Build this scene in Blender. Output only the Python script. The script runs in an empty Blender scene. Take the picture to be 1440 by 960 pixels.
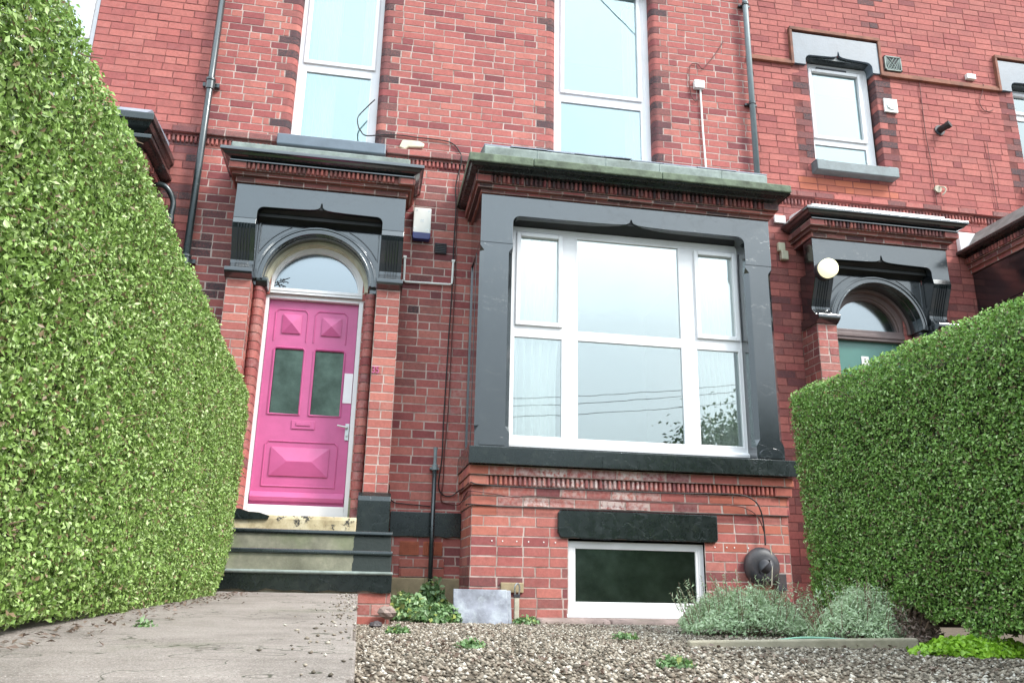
import bpy, bmesh, math, random
import numpy as np
from mathutils import Matrix, Vector

random.seed(7); rng = np.random.default_rng(7)
SC = bpy.context.scene
COL = SC.collection
R = math.radians
# ------------------------------------------------------------------ camera, sky, sun, exposure
cam = bpy.data.objects.new('camera', bpy.data.cameras.new('camera')); COL.objects.link(cam)
cam.data.sensor_width = 36; cam.data.lens = 28.9; cam.data.clip_end = 500; cam.data.clip_start = 0.05
_r = Vector((0.98427, -0.17561, 0.01954)); _u = Vector((-0.06794, -0.2741, 0.9593)); _f = Vector((0.1631, 0.94553, 0.28172))
m = Matrix.Identity(4)
for i in range(3):
    m[i][0] = _r[i]; m[i][1] = _u[i]; m[i][2] = -_f[i]
cam.matrix_world = m
SC.camera = cam
SC.view_settings.view_transform = 'Standard'; SC.view_settings.look = 'None'
SC.view_settings.exposure = 1.34; SC.view_settings.gamma = 1.0
SUN_EL, SUN_AZ = R(44), R(128)      # azimuth clockwise from +Y: high, behind the camera and to its right
w = bpy.data.worlds.new('World'); SC.world = w; w.use_nodes = True
nt = w.node_tree; nt.nodes.clear()
out = nt.nodes.new('ShaderNodeOutputWorld'); bg = nt.nodes.new('ShaderNodeBackground')
sky = nt.nodes.new('ShaderNodeTexSky'); sky.sky_type = 'NISHITA'; sky.sun_disc = False
sky.sun_elevation = SUN_EL; sky.sun_rotation = SUN_AZ; sky.dust_density = 3.0
mx = nt.nodes.new('ShaderNodeMix'); mx.data_type = 'RGBA'; mx.inputs[0].default_value = 0.82
tc = nt.nodes.new('ShaderNodeTexCoord'); nz = nt.nodes.new('ShaderNodeTexNoise'); nz.inputs['Scale'].default_value = 2.2
nz.inputs['Detail'].default_value = 5
rp = nt.nodes.new('ShaderNodeValToRGB')
rp.color_ramp.elements[0].position = .3; rp.color_ramp.elements[0].color = (6.8, 8.2, 9.1, 1)
rp.color_ramp.elements[1].position = .7; rp.color_ramp.elements[1].color = (8.8, 9.8, 10.3, 1)
nt.links.new(tc.outputs['Generated'], nz.inputs['Vector']); nt.links.new(nz.outputs['Fac'], rp.inputs['Fac'])
nt.links.new(sky.outputs[0], mx.inputs[6]); nt.links.new(rp.outputs[0], mx.inputs[7])
sz = nt.nodes.new('ShaderNodeSeparateXYZ'); nt.links.new(tc.outputs['Generated'], sz.inputs[0])
gr = nt.nodes.new('ShaderNodeValToRGB'); gr.color_ramp.elements[0].position = 0; gr.color_ramp.elements[0].color = (.30, .33, .35, 1)
gr.color_ramp.elements[1].position = 1; gr.color_ramp.elements[1].color = (1.05, 1.05, 1.05, 1)
for pp_, vv_ in ((.16, .42), (.30, .56), (.42, .90), (.6, .95)):
    e_ = gr.color_ramp.elements.new(pp_); e_.color = (vv_, vv_, vv_, 1)
nt.links.new(sz.outputs['Z'], gr.inputs['Fac'])      # overcast sky: zenith brighter than the horizon
mg = nt.nodes.new('ShaderNodeMix'); mg.data_type = 'RGBA'; mg.blend_type = 'MULTIPLY'; mg.inputs[0].default_value = 1
nt.links.new(mx.outputs[2], mg.inputs[6]); nt.links.new(gr.outputs[0], mg.inputs[7]); nt.links.new(mg.outputs[2], bg.inputs['Color']); bg.inputs['Strength'].default_value = 0.15
nt.links.new(bg.outputs[0], out.inputs['Surface'])
sl = bpy.data.lights.new('sun', 'SUN'); sl.energy = 1.7; sl.angle = R(14); sl.color = (1.0, .96, .9)
so = bpy.data.objects.new('sun', sl); COL.objects.link(so)
sd = Vector((math.sin(SUN_AZ) * math.cos(SUN_EL), math.cos(SUN_AZ) * math.cos(SUN_EL), math.sin(SUN_EL)))
so.rotation_euler = sd.to_track_quat('Z', 'Y').to_euler()

# ------------------------------------------------------------------ materials
def newmat(name):
    mt = bpy.data.materials.new(name); mt.use_nodes = True
    return mt, mt.node_tree, mt.node_tree.nodes['Principled BSDF']
def N(t, typ, **k):
    n = t.nodes.new(typ)
    for a, v in k.items():
        if a.startswith('_'): setattr(n, a[1:], v)
        else: n.inputs[a].default_value = v
    return n
def noise(t, scale, detail=4, rough=.6, coord=None):
    c = coord or N(t, 'ShaderNodeTexCoord').outputs['Object']
    n = N(t, 'ShaderNodeTexNoise', Scale=scale, Detail=detail, Roughness=rough)
    t.links.new(c, n.inputs['Vector']); return n.outputs['Fac']
def ramp(t, fac, stops, interp='LINEAR'):
    r = t.nodes.new('ShaderNodeValToRGB'); cr = r.color_ramp; cr.interpolation = interp
    while len(cr.elements) < len(stops): cr.elements.new(.5)
    for e, (p, c) in zip(cr.elements, stops):
        e.position = p; e.color = (c[0], c[1], c[2], 1) if hasattr(c, '__len__') else (c, c, c, 1)
    t.links.new(fac, r.inputs['Fac']); return r.outputs['Color']
def mixc(t, fac, a, b, mode='MIX'):
    n = t.nodes.new('ShaderNodeMix'); n.data_type = 'RGBA'; n.blend_type = mode
    for s, v in ((0, fac), (6, a), (7, b)):
        if hasattr(v, 'default_value') or hasattr(v, 'links'): t.links.new(v, n.inputs[s])
        elif s == 0: n.inputs[0].default_value = v
        else: n.inputs[s].default_value = (v[0], v[1], v[2], 1)
    return n.outputs[2]
def bump(t, p, h, strength=.3, dist=.01):
    b = N(t, 'ShaderNodeBump', Strength=strength, Distance=dist)
    t.links.new(h, b.inputs['Height']); t.links.new(b.outputs[0], p.inputs['Normal'])
def simple(name, col, rough=.5, var=.15, scale=8, bs=.15, metal=0, spec=None, dirt=None, dirt_amt=.5):
    mt, t, p = newmat(name)
    n = noise(t, scale)
    lo = [c * (1 - var) for c in col]; hi = [min(1, c * (1 + var)) for c in col]
    c = ramp(t, n, [(.3, lo), (.7, hi)])
    if dirt is not None:
        m2 = ramp(t, noise(t, scale * .45, 7, .7), [(.48, 0), (.72, dirt_amt)])
        c = mixc(t, m2, c, dirt)
    t.links.new(c, p.inputs['Base Color']); p.inputs['Roughness'].default_value = rough; p.inputs['Metallic'].default_value = metal
    if spec is not None: p.inputs['Specular IOR Level'].default_value = spec
    if bs: bump(t, p, noise(t, scale * 6, 5), bs, .004)
    return mt
def brickmat(name, stops):
    mt, t, p = newmat(name)
    at = N(t, 'ShaderNodeAttribute', _attribute_name='bc'); sp = t.nodes.new('ShaderNodeSeparateColor'); t.links.new(at.outputs['Color'], sp.inputs[0])
    c = ramp(t, sp.outputs[0], stops)
    f = noise(t, 38, 6, .7); c = mixc(t, .55, c, ramp(t, f, [(.3, .62), (.55, 1), (.75, (1.25, 1.2, 1.2))]), 'MULTIPLY')
    g = noise(t, 5, 5, .65); c = mixc(t, ramp(t, g, [(.5, 0), (.8, .35)]), c, (.13, .05, .05))
    h = noise(t, 60, 3, .7); gt = t.nodes.new('ShaderNodeMath'); gt.operation = 'MULTIPLY'
    t.links.new(sp.outputs[1], gt.inputs[0]); t.links.new(ramp(t, h, [(.3, .6), (.6, 1)]), gt.inputs[1])
    c = mixc(t, gt.outputs[0], c, (.055, .045, .05))
    g2 = t.nodes.new('ShaderNodeMath'); g2.operation = 'MULTIPLY'; t.links.new(sp.outputs[2], g2.inputs[0])
    t.links.new(ramp(t, noise(t, 25, 4, .7), [(.38, 0), (.62, 1)]), g2.inputs[1])
    c = mixc(t, g2.outputs[0], c, (.62, .5, .47))
    c = mixc(t, at.outputs['Alpha'], (.50, .155, .085), c)
    t.links.new(c, p.inputs['Base Color']); p.inputs['Roughness'].default_value = .82; p.inputs['Specular IOR Level'].default_value = .3
    bump(t, p, noise(t, 90, 6, .7), .35, .004)
    return mt
def mortarmat(name, a, b):
    mt, t, p = newmat(name)
    c = ramp(t, noise(t, 6, 7, .7), [(.32, b), (.55, a), (.8, [min(1, x * 1.15) for x in a])])
    t.links.new(c, p.inputs['Base Color']); p.inputs['Roughness'].default_value = .95; p.inputs['Specular IOR Level'].default_value = .1
    bump(t, p, noise(t, 120, 4), .4, .003); return mt
def gloss_paint(name, col, rough=.22, dirt=(.10, .10, .09), amt=.35, coat=1.8):
    mt, t, p = newmat(name)
    c = ramp(t, noise(t, 3, 6, .65), [(.3, [x * .75 for x in col]), (.7, [x * 1.3 for x in col])])
    c = mixc(t, ramp(t, noise(t, 9, 8, .75), [(.55, 0), (.8, amt)]), c, dirt)
    t.links.new(c, p.inputs['Base Color'])
    co_ = N(t, 'ShaderNodeTexCoord').outputs['Object']; mp_ = t.nodes.new('ShaderNodeMapping'); mp_.inputs['Scale'].default_value = (14, 14, 1.3)
    t.links.new(co_, mp_.inputs['Vector']); st_ = noise(t, 1, 5, .7, mp_.outputs[0]); c = mixc(t, ramp(t, st_, [(.55, 0), (.75, .5)]), c, [min(1, x * 4 + .03) for x in col])
    v_ = N(t, 'ShaderNodeTexVoronoi', Scale=1.6); v_.feature = 'DISTANCE_TO_EDGE'; wv = t.nodes.new('ShaderNodeVectorMath'); wv.operation = 'ADD'
    nz_ = t.nodes.new('ShaderNodeTexNoise'); nz_.inputs['Scale'].default_value = 4; nz_.inputs['Detail'].default_value = 6; t.links.new(co_, nz_.inputs['Vector']); t.links.new(co_, wv.inputs[0]); t.links.new(nz_.outputs['Color'], wv.inputs[1]); t.links.new(wv.outputs[0], v_.inputs['Vector'])
    crk = ramp(t, v_.outputs['Distance'], [(.002, 0), (.008, 1)])
    chip = ramp(t, noise(t, 26, 7, .8), [(.665, 0), (.685, .85)]); c = mixc(t, chip, c, (.20, .17, .13))
    rr = ramp(t, noise(t, 14, 6), [(.3, rough * .7), (.75, rough * 1.6)]); t.links.new(rr, p.inputs['Roughness'])
    p.inputs['Specular IOR Level'].default_value = .5; p.inputs['Coat Weight'].default_value = 1.0
    p.inputs['Coat Roughness'].default_value = rough * .8; p.inputs['Coat IOR'].default_value = coat; p.inputs['Specular Tint'].default_value = (.85, .95, 1, 1)
    mp = t.nodes.new('ShaderNodeMix'); hm = N(t, 'ShaderNodeMath', _operation='MULTIPLY_ADD'); t.links.new(noise(t, 16, 6, .6), hm.inputs[0]); hm.inputs[1].default_value = .25; t.links.new(crk, hm.inputs[2]); bump(t, p, hm.outputs[0], .30, .004)
    t.nodes.remove(mp); return mt
def glassmat(name, tint, fac, rough=.0, gcol=(.9, .97, .97), pebbled=False):
    mt, t, p = newmat(name); o = t.nodes['Material Output']
    tr = N(t, 'ShaderNodeBsdfTransparent'); tr.inputs[0].default_value = (*tint, 1)
    gl = N(t, 'ShaderNodeBsdfGlossy', Roughness=rough); gl.inputs[0].default_value = (*gcol, 1)
    lw = N(t, 'ShaderNodeLayerWeight', Blend=.25); ma = N(t, 'ShaderNodeMath', _operation='MULTIPLY_ADD'); t.links.new(lw.outputs['Fresnel'], ma.inputs[0])
    if pebbled: t.links.new(ramp(t, noise(t, 5, 5, .6), [(.35, [x * .55 for x in gcol]), (.65, gcol)]), gl.inputs[0])
    ma.inputs[1].default_value = .8; ma.inputs[2].default_value = fac; ma.use_clamp = True
    ms = t.nodes.new('ShaderNodeMixShader'); t.links.new(ma.outputs[0], ms.inputs[0]); t.links.new(tr.outputs[0], ms.inputs[1]); t.links.new(gl.outputs[0], ms.inputs[2])
    b = N(t, 'ShaderNodeBump', Strength=.03, Distance=.01); t.links.new(noise(t, 90 if pebbled else 2.5, 3 if pebbled else 2), b.inputs['Height']); b.inputs['Strength'].default_value = .2 if pebbled else .03; t.links.new(b.outputs[0], gl.inputs['Normal'])
    t.links.new(ms.outputs[0], o.inputs['Surface']); return mt
def leafmat(name, stops, rough=.42, trans=.25):
    mt, t, p = newmat(name); o = t.nodes['Material Output']
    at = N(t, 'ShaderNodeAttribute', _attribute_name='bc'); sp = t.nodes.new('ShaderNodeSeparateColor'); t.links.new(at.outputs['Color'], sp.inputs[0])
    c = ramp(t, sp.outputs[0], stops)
    t.links.new(c, p.inputs['Base Color']); p.inputs['Roughness'].default_value = rough
    tl = N(t, 'ShaderNodeBsdfTranslucent'); t.links.new(c, tl.inputs[0])
    ms = N(t, 'ShaderNodeMixShader', Fac=trans); t.links.new(p.outputs[0], ms.inputs[1]); t.links.new(tl.outputs[0], ms.inputs[2])
    t.links.new(ms.outputs[0], o.inputs['Surface']); return mt

M = {}
M['brick'] = brickmat('red_brick', [(0, (.21, .06, .065)), (.08, (.30, .08, .08)), (.22, (.39, .112, .102)), (.8, (.44, .14, .118)), (1, (.50, .18, .145))])
M['brick2'] = brickmat('neighbour_brick', [(0, (.27, .075, .075)), (.10, (.38, .11, .10)), (.5, (.43, .13, .112)), (1, (.47, .155, .13))])
M['mortar'] = mortarmat('pale_mortar', (.52, .41, .37), (.26, .18, .155))
M['mortar2'] = mortarmat('dark_mortar', (.24, .09, .08), (.12, .05, .05))
M['black'] = gloss_paint('black_gloss_paint', (.010, .013, .016), .16, (.05, .055, .05), .5)
M['blackworn'] = gloss_paint('worn_black_paint', (.009, .013, .012), .26, (.06, .07, .05), .55, coat=1.35)
M['pipe'] = gloss_paint('pipe_black_paint', (.02, .028, .03), .3, coat=1.4)
M['pipegrey'] = simple('pipe_grey_paint', (.20, .24, .25), .45, .1, 9, .1)
M['pink'] = simple('pink_door_paint', (.53, .105, .265), .36, .07, 6, .12, spec=.5, dirt=(.38, .085, .19), dirt_amt=.45)
M['upvc'] = simple('white_upvc', (.82, .80, .81), .3, .03, 5, .03, dirt=(.6, .57, .55), dirt_amt=.25)
M['cream'] = simple('cream_paint', (.62, .58, .44), .5, .12, 9, .2, dirt=(.30, .26, .18), dirt_amt=.5)
M['white'] = simple('chalky_white_paint', (.80, .76, .76), .7, .08, 12, .3, dirt=(.42, .30, .26), dirt_amt=.5)
M['whiteplastic'] = simple('white_plastic', (.80, .80, .76), .4, .04, 9, .03)
M['blue'] = simple('blue_plastic', (.02, .03, .16), .3, .1, 9, .03)
M['lead'] = simple('weathered_lead', (.23, .27, .25), .7, .3, 9, .35, dirt=(.10, .12, .09), dirt_amt=.6)
M['mossstone'] = simple('mossy_green_stone', (.125, .155, .105), .85, .45, 9, .8, dirt=(.05, .055, .04), dirt_amt=.9)
M['slate'] = simple('blue_grey_slate', (.25, .28, .34), .55, .2, 10, .2)
M['greystone'] = simple('grey_painted_stone', (.13, .165, .175), .45, .2, 12, .3)
M['bluestone'] = simple('blue_grey_painted_stone', (.125, .155, .19), .4, .12, 7, .25)
M['terracotta'] = simple('terracotta', (.42, .12, .065), .8, .2, 15, .2)
M['brownband'] = simple('brown_terracotta_band', (.24, .095, .06), .8, .35, 7, .3, dirt=(.06, .045, .04), dirt_amt=.7)
M['steel'] = simple('satin_metal', (.55, .56, .55), .3, .05, 9, .02, metal=.9)
M['brown'] = simple('brown_window_frame', (.17, .12, .115), .4, .15, 9, .1)
M['teal'] = simple('green_door_paint', (.07, .20, .17), .3, .08, 5, .05, spec=.7)
M['rubber'] = simple('black_cable_sheath', (.02, .015, .015), .5, .2, 9, 0)
M['redcable'] = simple('brick_stained_cable', (.12, .035, .03), .6, .2, 9, 0)
M['darkplastic'] = simple('dark_grey_plastic', (.035, .035, .042), .5, .35, 12, .2, dirt=(.13, .09, .08), dirt_amt=.7)
M['paleplastic'] = simple('dull_cream_plastic', (.50, .46, .36), .6, .15, 14, .2, dirt=(.2, .16, .1))
M['curtain'] = simple('white_net_curtain', (.93, .92, .88), .9, .03, 5, 0)
M['room'] = simple('pale_room_plaster', (.45, .44, .41), .9, .05, 2, 0)
M['roomdark'] = simple('dark_room_lining', (.05, .05, .05), .9, .05, 2, 0)
M['weathered'] = simple('weathered_grey_board', (.24, .215, .20), .8, .25, 9, .4, dirt=(.12, .09, .08))
M['soffitshade'] = simple('soffit_shade_black', (.012, .013, .013), .65, .3, 9, .2)  # shade under the stone heads, put into a flat black colour
M['roof'] = simple('roof_slate', (.08, .085, .10), .6, .25, 9, .3)
M['concrete'] = simple('worn_concrete_path', (.30, .27, .24), .9, .2, 11, .6, dirt=(.16, .15, .11), dirt_amt=.6)
def concretemat():
    mt, t, p = newmat('gritty_concrete_path'); co = N(t, 'ShaderNodeTexCoord').outputs['Object']
    c = ramp(t, noise(t, 3, 8, .75, co), [(.32, (.20, .17, .15)), (.5, (.31, .265, .24)), (.7, (.38, .33, .30))])
    c = mixc(t, ramp(t, noise(t, 170, 3, .8, co), [(.40, .55), (.5, 0)]), c, (.10, .09, .08))
    c = mixc(t, ramp(t, noise(t, 240, 2, .8, co), [(.56, 0), (.66, .6)]), c, (.62, .58, .53))
    v = N(t, 'ShaderNodeTexVoronoi', Scale=1.1); v.feature = 'DISTANCE_TO_EDGE'; wv = t.nodes.new('ShaderNodeVectorMath'); wv.operation = 'ADD'
    nz_ = t.nodes.new('ShaderNodeTexNoise'); nz_.inputs['Scale'].default_value = 5; t.links.new(co, nz_.inputs['Vector']); t.links.new(co, wv.inputs[0]); t.links.new(nz_.outputs['Color'], wv.inputs[1]); t.links.new(wv.outputs[0], v.inputs['Vector'])
    c = mixc(t, ramp(t, v.outputs['Distance'], [(.003, .85), (.009, 0)]), c, (.05, .055, .035))
    m_ = ramp(t, noise(t, 1.7, 6, .7, co), [(.55, 0), (.68, .4)]); c = mixc(t, m_, c, (.14, .15, .09))
    t.links.new(c, p.inputs['Base Color']); p.inputs['Roughness'].default_value = .95; p.inputs['Specular IOR Level'].default_value = .2
    bump(t, p, noise(t, 140, 4, .8, co), .8, .006); return mt
M['concrete'] = concretemat()
M['palestone'] = simple('pale_footing_stone', (.42, .37, .28), .9, .2, 9, .5, dirt=(.17, .16, .09))
M['soil'] = simple('garden_soil', (.11, .085, .06), .95, .35, 14, .8)
M['asphalt'] = simple('street_asphalt', (.05, .05, .052), .9, .2, 20, .4)
M['paving'] = simple('pavement_slabs', (.22, .21, .2), .9, .15, 6, .3)
M['slab'] = simple('blue_grey_slate_slab', (.20, .21, .25), .55, .45, 7, .5, dirt=(.50, .55, .57), dirt_amt=.95)
M['bark'] = simple('brown_bark', (.10, .07, .05), .9, .3, 20, .6)
M['twig'] = simple('dry_twig', (.25, .17, .12), .9, .2, 20, .2)
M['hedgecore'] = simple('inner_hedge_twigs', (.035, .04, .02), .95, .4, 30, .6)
M['sandstone'] = simple('yellow_sandstone', (.36, .28, .17), .9, .25, 6, .5, dirt=(.13, .12, .07), dirt_amt=.6)
M['rockstone'] = simple('rough_pinkish_stone', (.30, .22, .20), .9, .3, 9, .8, dirt=(.13, .12, .07))
M['curtain'].node_tree.nodes['Principled BSDF'].inputs['Transmission Weight'].default_value = 0
M['glass'] = glassmat('window_glass', (.96, .99, .98), .31, gcol=(.93, .99, .98))
M['glassup'] = glassmat('upper_window_glass', (.80, .92, .92), .27, gcol=(.74, .84, .86))
M['frost'] = glassmat('obscure_dark_glass', (.10, .15, .12), .17, .28, (.55, .74, .60), True)  # green mottled tint paints the reflected hedges into the glass
M['fan'] = glassmat('fanlight_glass', (.3, .34, .33), .36, .12, (.80, .86, .90))
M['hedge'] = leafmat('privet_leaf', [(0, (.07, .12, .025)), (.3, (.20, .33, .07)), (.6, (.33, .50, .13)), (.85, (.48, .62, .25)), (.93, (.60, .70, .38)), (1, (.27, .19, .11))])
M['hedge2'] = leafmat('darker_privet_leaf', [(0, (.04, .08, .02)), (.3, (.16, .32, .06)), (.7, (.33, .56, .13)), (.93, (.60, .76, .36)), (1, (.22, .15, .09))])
M['tree'] = leafmat('tree_leaf', [(0, (.015, .035, .01)), (1, (.05, .10, .02))])
M['lavender'] = leafmat('grey_green_leaf', [(0, (.26, .36, .18)), (.5, (.46, .60, .36)), (1, (.68, .78, .56))], .7)
M['weed'] = leafmat('ivy_leaf', [(0, (.04, .09, .03)), (.5, (.13, .25, .08)), (.9, (.27, .40, .20)), (1, (.40, .45, .12))])
M['lime'] = leafmat('lime_green_leaf', [(0, (.15, .30, .02)), (1, (.35, .60, .05))])
M['drybrown'] = leafmat('withered_leaf', [(0, (.12, .08, .06)), (1, (.28, .20, .16))])
def lampmat():
    mt, t, p = newmat('lit_lamp_glass'); p.inputs['Base Color'].default_value = (.80, .80, .55, 1)
    p.inputs['Emission Color'].default_value = (1, .92, .58, 1); p.inputs['Emission Strength'].default_value = .45; p.inputs['Roughness'].default_value = .3; return mt
M['lamp'] = lampmat()
# stone steps with black paint left on nosings and at the right end (object-space = world-space)
def stepmat():
    mt, t, p = newmat('worn_painted_stone_step')
    co = N(t, 'ShaderNodeTexCoord').outputs['Object']
    stone = ramp(t, noise(t, 5, 7, .7, co), [(.3, (.12, .115, .08)), (.5, (.21, .20, .145)), (.7, (.32, .30, .22))])
    st = mixc(t, ramp(t, noise(t, 2.2, 4, .6, co), [(.45, 0), (.65, .6)]), stone, (.15, .19, .08))
    sx = t.nodes.new('ShaderNodeSeparateXYZ'); t.links.new(co, sx.inputs[0])
    a = N(t, 'ShaderNodeMath', _operation='MULTIPLY_ADD'); t.links.new(sx.outputs['X'], a.inputs[0]); a.inputs[1].default_value = 1.0
    t.links.new(ramp(t, noise(t, 11, 4, .6, co), [(0, -.0), (1, .06)]), a.inputs[2])
    g = N(t, 'ShaderNodeMath', _operation='GREATER_THAN'); t.links.new(a.outputs[0], g.inputs[0]); g.inputs[1].default_value = -.03
    c = mixc(t, g.outputs[0], st, (.022, .03, .028))
    t.links.new(c, p.inputs['Base Color']); p.inputs['Roughness'].default_value = .6; bump(t, p, noise(t, 30, 6, .7, co), .5, .006); return mt
M['step'] = stepmat()
def threshmat():
    mt, t, p = newmat('flaking_threshold_stone')
    st = ramp(t, noise(t, 5, 7, .7), [(.3, (.28, .21, .11)), (.5, (.50, .41, .25)), (.7, (.62, .55, .40))])
    k = noise(t, 5.5, 7, .8)
    c = mixc(t, ramp(t, k, [(.53, 0), (.57, 1)]), st, (.03, .028, .025))
    t.links.new(c, p.inputs['Base Color']); p.inputs['Roughness'].default_value = .7; bump(t, p, noise(t, 30, 6), .4, .006); return mt
M['thresh'] = threshmat()

# ------------------------------------------------------------------ mesh helpers
def props(o, label=None, cat=None, group=None, kind=None):
    if label: o['label'] = label
    if cat: o['category'] = cat
    if group: o['group'] = group
    if kind: o['kind'] = kind
    return o
def empty(name, loc, label, cat, group=None):
    o = bpy.data.objects.new(name, None); COL.objects.link(o); o.location = loc; o.empty_display_size = .1
    bpy.context.view_layer.update()
    return props(o, label, cat, group)
def link(name, me, parent=None):
    o = bpy.data.objects.new(name, me); COL.objects.link(o)
    if parent:
        o.parent = parent
        o.matrix_parent_inverse = Matrix.Translation(-Vector(root_loc(parent)))
    return o
def root_loc(p):
    v = Vector(p.location)
    return v if not p.parent else Vector((0, 0, 0))
class MB:
    def __init__(s): s.v = []; s.f = []; s.mi = []
    def add(s, vs, fs, mi=0):
        b = len(s.v); s.v += [tuple(x) for x in vs]; s.f += [tuple(b + i for i in f) for f in fs]; s.mi += [mi] * len(fs); return s
    def box(s, x0, x1, y0, y1, z0, z1, mi=0):
        vs = [(x, y, z) for z in (z0, z1) for y in (y0, y1) for x in (x0, x1)]
        return s.add(vs, [(0, 2, 3, 1), (4, 5, 7, 6), (0, 1, 5, 4), (2, 6, 7, 3), (0, 4, 6, 2), (1, 3, 7, 5)], mi)
    def prism(s, poly, axis, a, b, mi=0):
        # poly: 2D points in the plane of the other two axes (x: (y,z); y: (x,z); z: (x,y))
        def P(p, t): return {'x': (t, p[0], p[1]), 'y': (p[0], t, p[1]), 'z': (p[0], p[1], t)}[axis]
        n = len(poly); vs = [P(p, a) for p in poly] + [P(p, b) for p in poly]
        return s.add(vs, [tuple(range(n))[::-1], tuple(range(n, 2 * n))] + [(i, (i + 1) % n, n + (i + 1) % n, n + i) for i in range(n)], mi)
    def tube(s, pts, r, seg=8, mi=0, caps=True):
        pts = [Vector(p) for p in pts]; n = len(pts); rs = r if hasattr(r, '__len__') else [r] * n; vs = []
        up = None
        for i, p in enumerate(pts):
            d = (pts[min(i + 1, n - 1)] - pts[max(i - 1, 0)]).normalized()
            if up is None: up = d.orthogonal().normalized()
            up = (up - d * up.dot(d)).normalized(); sd_ = d.cross(up)
            for k in range(seg):
                a = 2 * math.pi * k / seg; vs.append(p + (up * math.cos(a) + sd_ * math.sin(a)) * rs[i])
        fs = [(i * seg + k, i * seg + (k + 1) % seg, (i + 1) * seg + (k + 1) % seg, (i + 1) * seg + k) for i in range(n - 1) for k in range(seg)]
        if caps: fs += [tuple(range(seg))[::-1], tuple(range((n - 1) * seg, n * seg))]
        return s.add(vs, fs, mi)
    def arc(s, cx, cz, r0, r1, y0, y1, a0=0, a1=180, seg=36, mi=0):
        vs = []
        for i in range(seg + 1):
            a = R(a0 + (a1 - a0) * i / seg); c, n = math.cos(a), math.sin(a)
            for r, y in ((r0, y0), (r1, y0), (r1, y1), (r0, y1)): vs.append((cx + r * c, y, cz + r * n))
        fs = [(4 * i + k, 4 * i + (k + 1) % 4, 4 * i + 4 + (k + 1) % 4, 4 * i + 4 + k) for i in range(seg) for k in range(4)]
        fs += [(0, 1, 2, 3), tuple(4 * seg + k for k in (3, 2, 1, 0))]
        return s.add(vs, fs, mi)
    def build(s, name, mats, parent=None, bevel=0, smooth=False, seg=2, auto=None):
        me = bpy.data.meshes.new(name); me.from_pydata(s.v, [], s.f)
        if not isinstance(mats, (list, tuple)): mats = [mats]
        for k in mats: me.materials.append(M[k] if isinstance(k, str) else k)
        me.polygons.foreach_set('material_index', s.mi)
        bm = bmesh.new(); bm.from_mesh(me); bmesh.ops.recalc_face_normals(bm, faces=bm.faces); bm.to_mesh(me); bm.free()
        if smooth: me.polygons.foreach_set('use_smooth', [True] * len(me.polygons))
        o = link(name, me, parent)
        if bevel:
            b = o.modifiers.new('bevel', 'BEVEL'); b.width = bevel; b.segments = seg; b.limit_method = 'ANGLE'; b.angle_limit = R(40)
        return o
def spline(pts, k=8):
    pts = [Vector(p) for p in pts]; o = []
    for i in range(len(pts) - 1):
        p0, p1, p2, p3 = pts[max(i - 1, 0)], pts[i], pts[i + 1], pts[min(i + 2, len(pts) - 1)]
        for j in range(k):
            t = j / k; o.append(.5 * ((2 * p1) + (p2 - p0) * t + (2 * p0 - 5 * p1 + 4 * p2 - p3) * t * t + (3 * p1 - p0 - 3 * p2 + p3) * t ** 3))
    o.append(pts[-1]); return o
def text(name, s, size, loc, mat, parent=None, depth=.002, width=1.0, rot=(R(90), 0, 0)):
    cu = bpy.data.curves.new('t', 'FONT'); cu.body = s; cu.size = size; cu.extrude = depth; cu.align_x = 'CENTER'; cu.align_y = 'CENTER'
    t = bpy.data.objects.new('t', cu); COL.objects.link(t); bpy.context.view_layer.update()
    me = bpy.data.meshes.new_from_object(t.evaluated_get(bpy.context.evaluated_depsgraph_get()))
    bpy.data.objects.remove(t); bpy.data.curves.remove(cu)
    mm = Matrix.Translation(loc) @ Matrix.Rotation(rot[0], 4, 'X') @ Matrix.Diagonal((width, 1, 1, 1)); me.transform(mm)
    me.materials.clear(); me.materials.append(M[mat]); me.name = name
    return link(name, me, parent)

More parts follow.
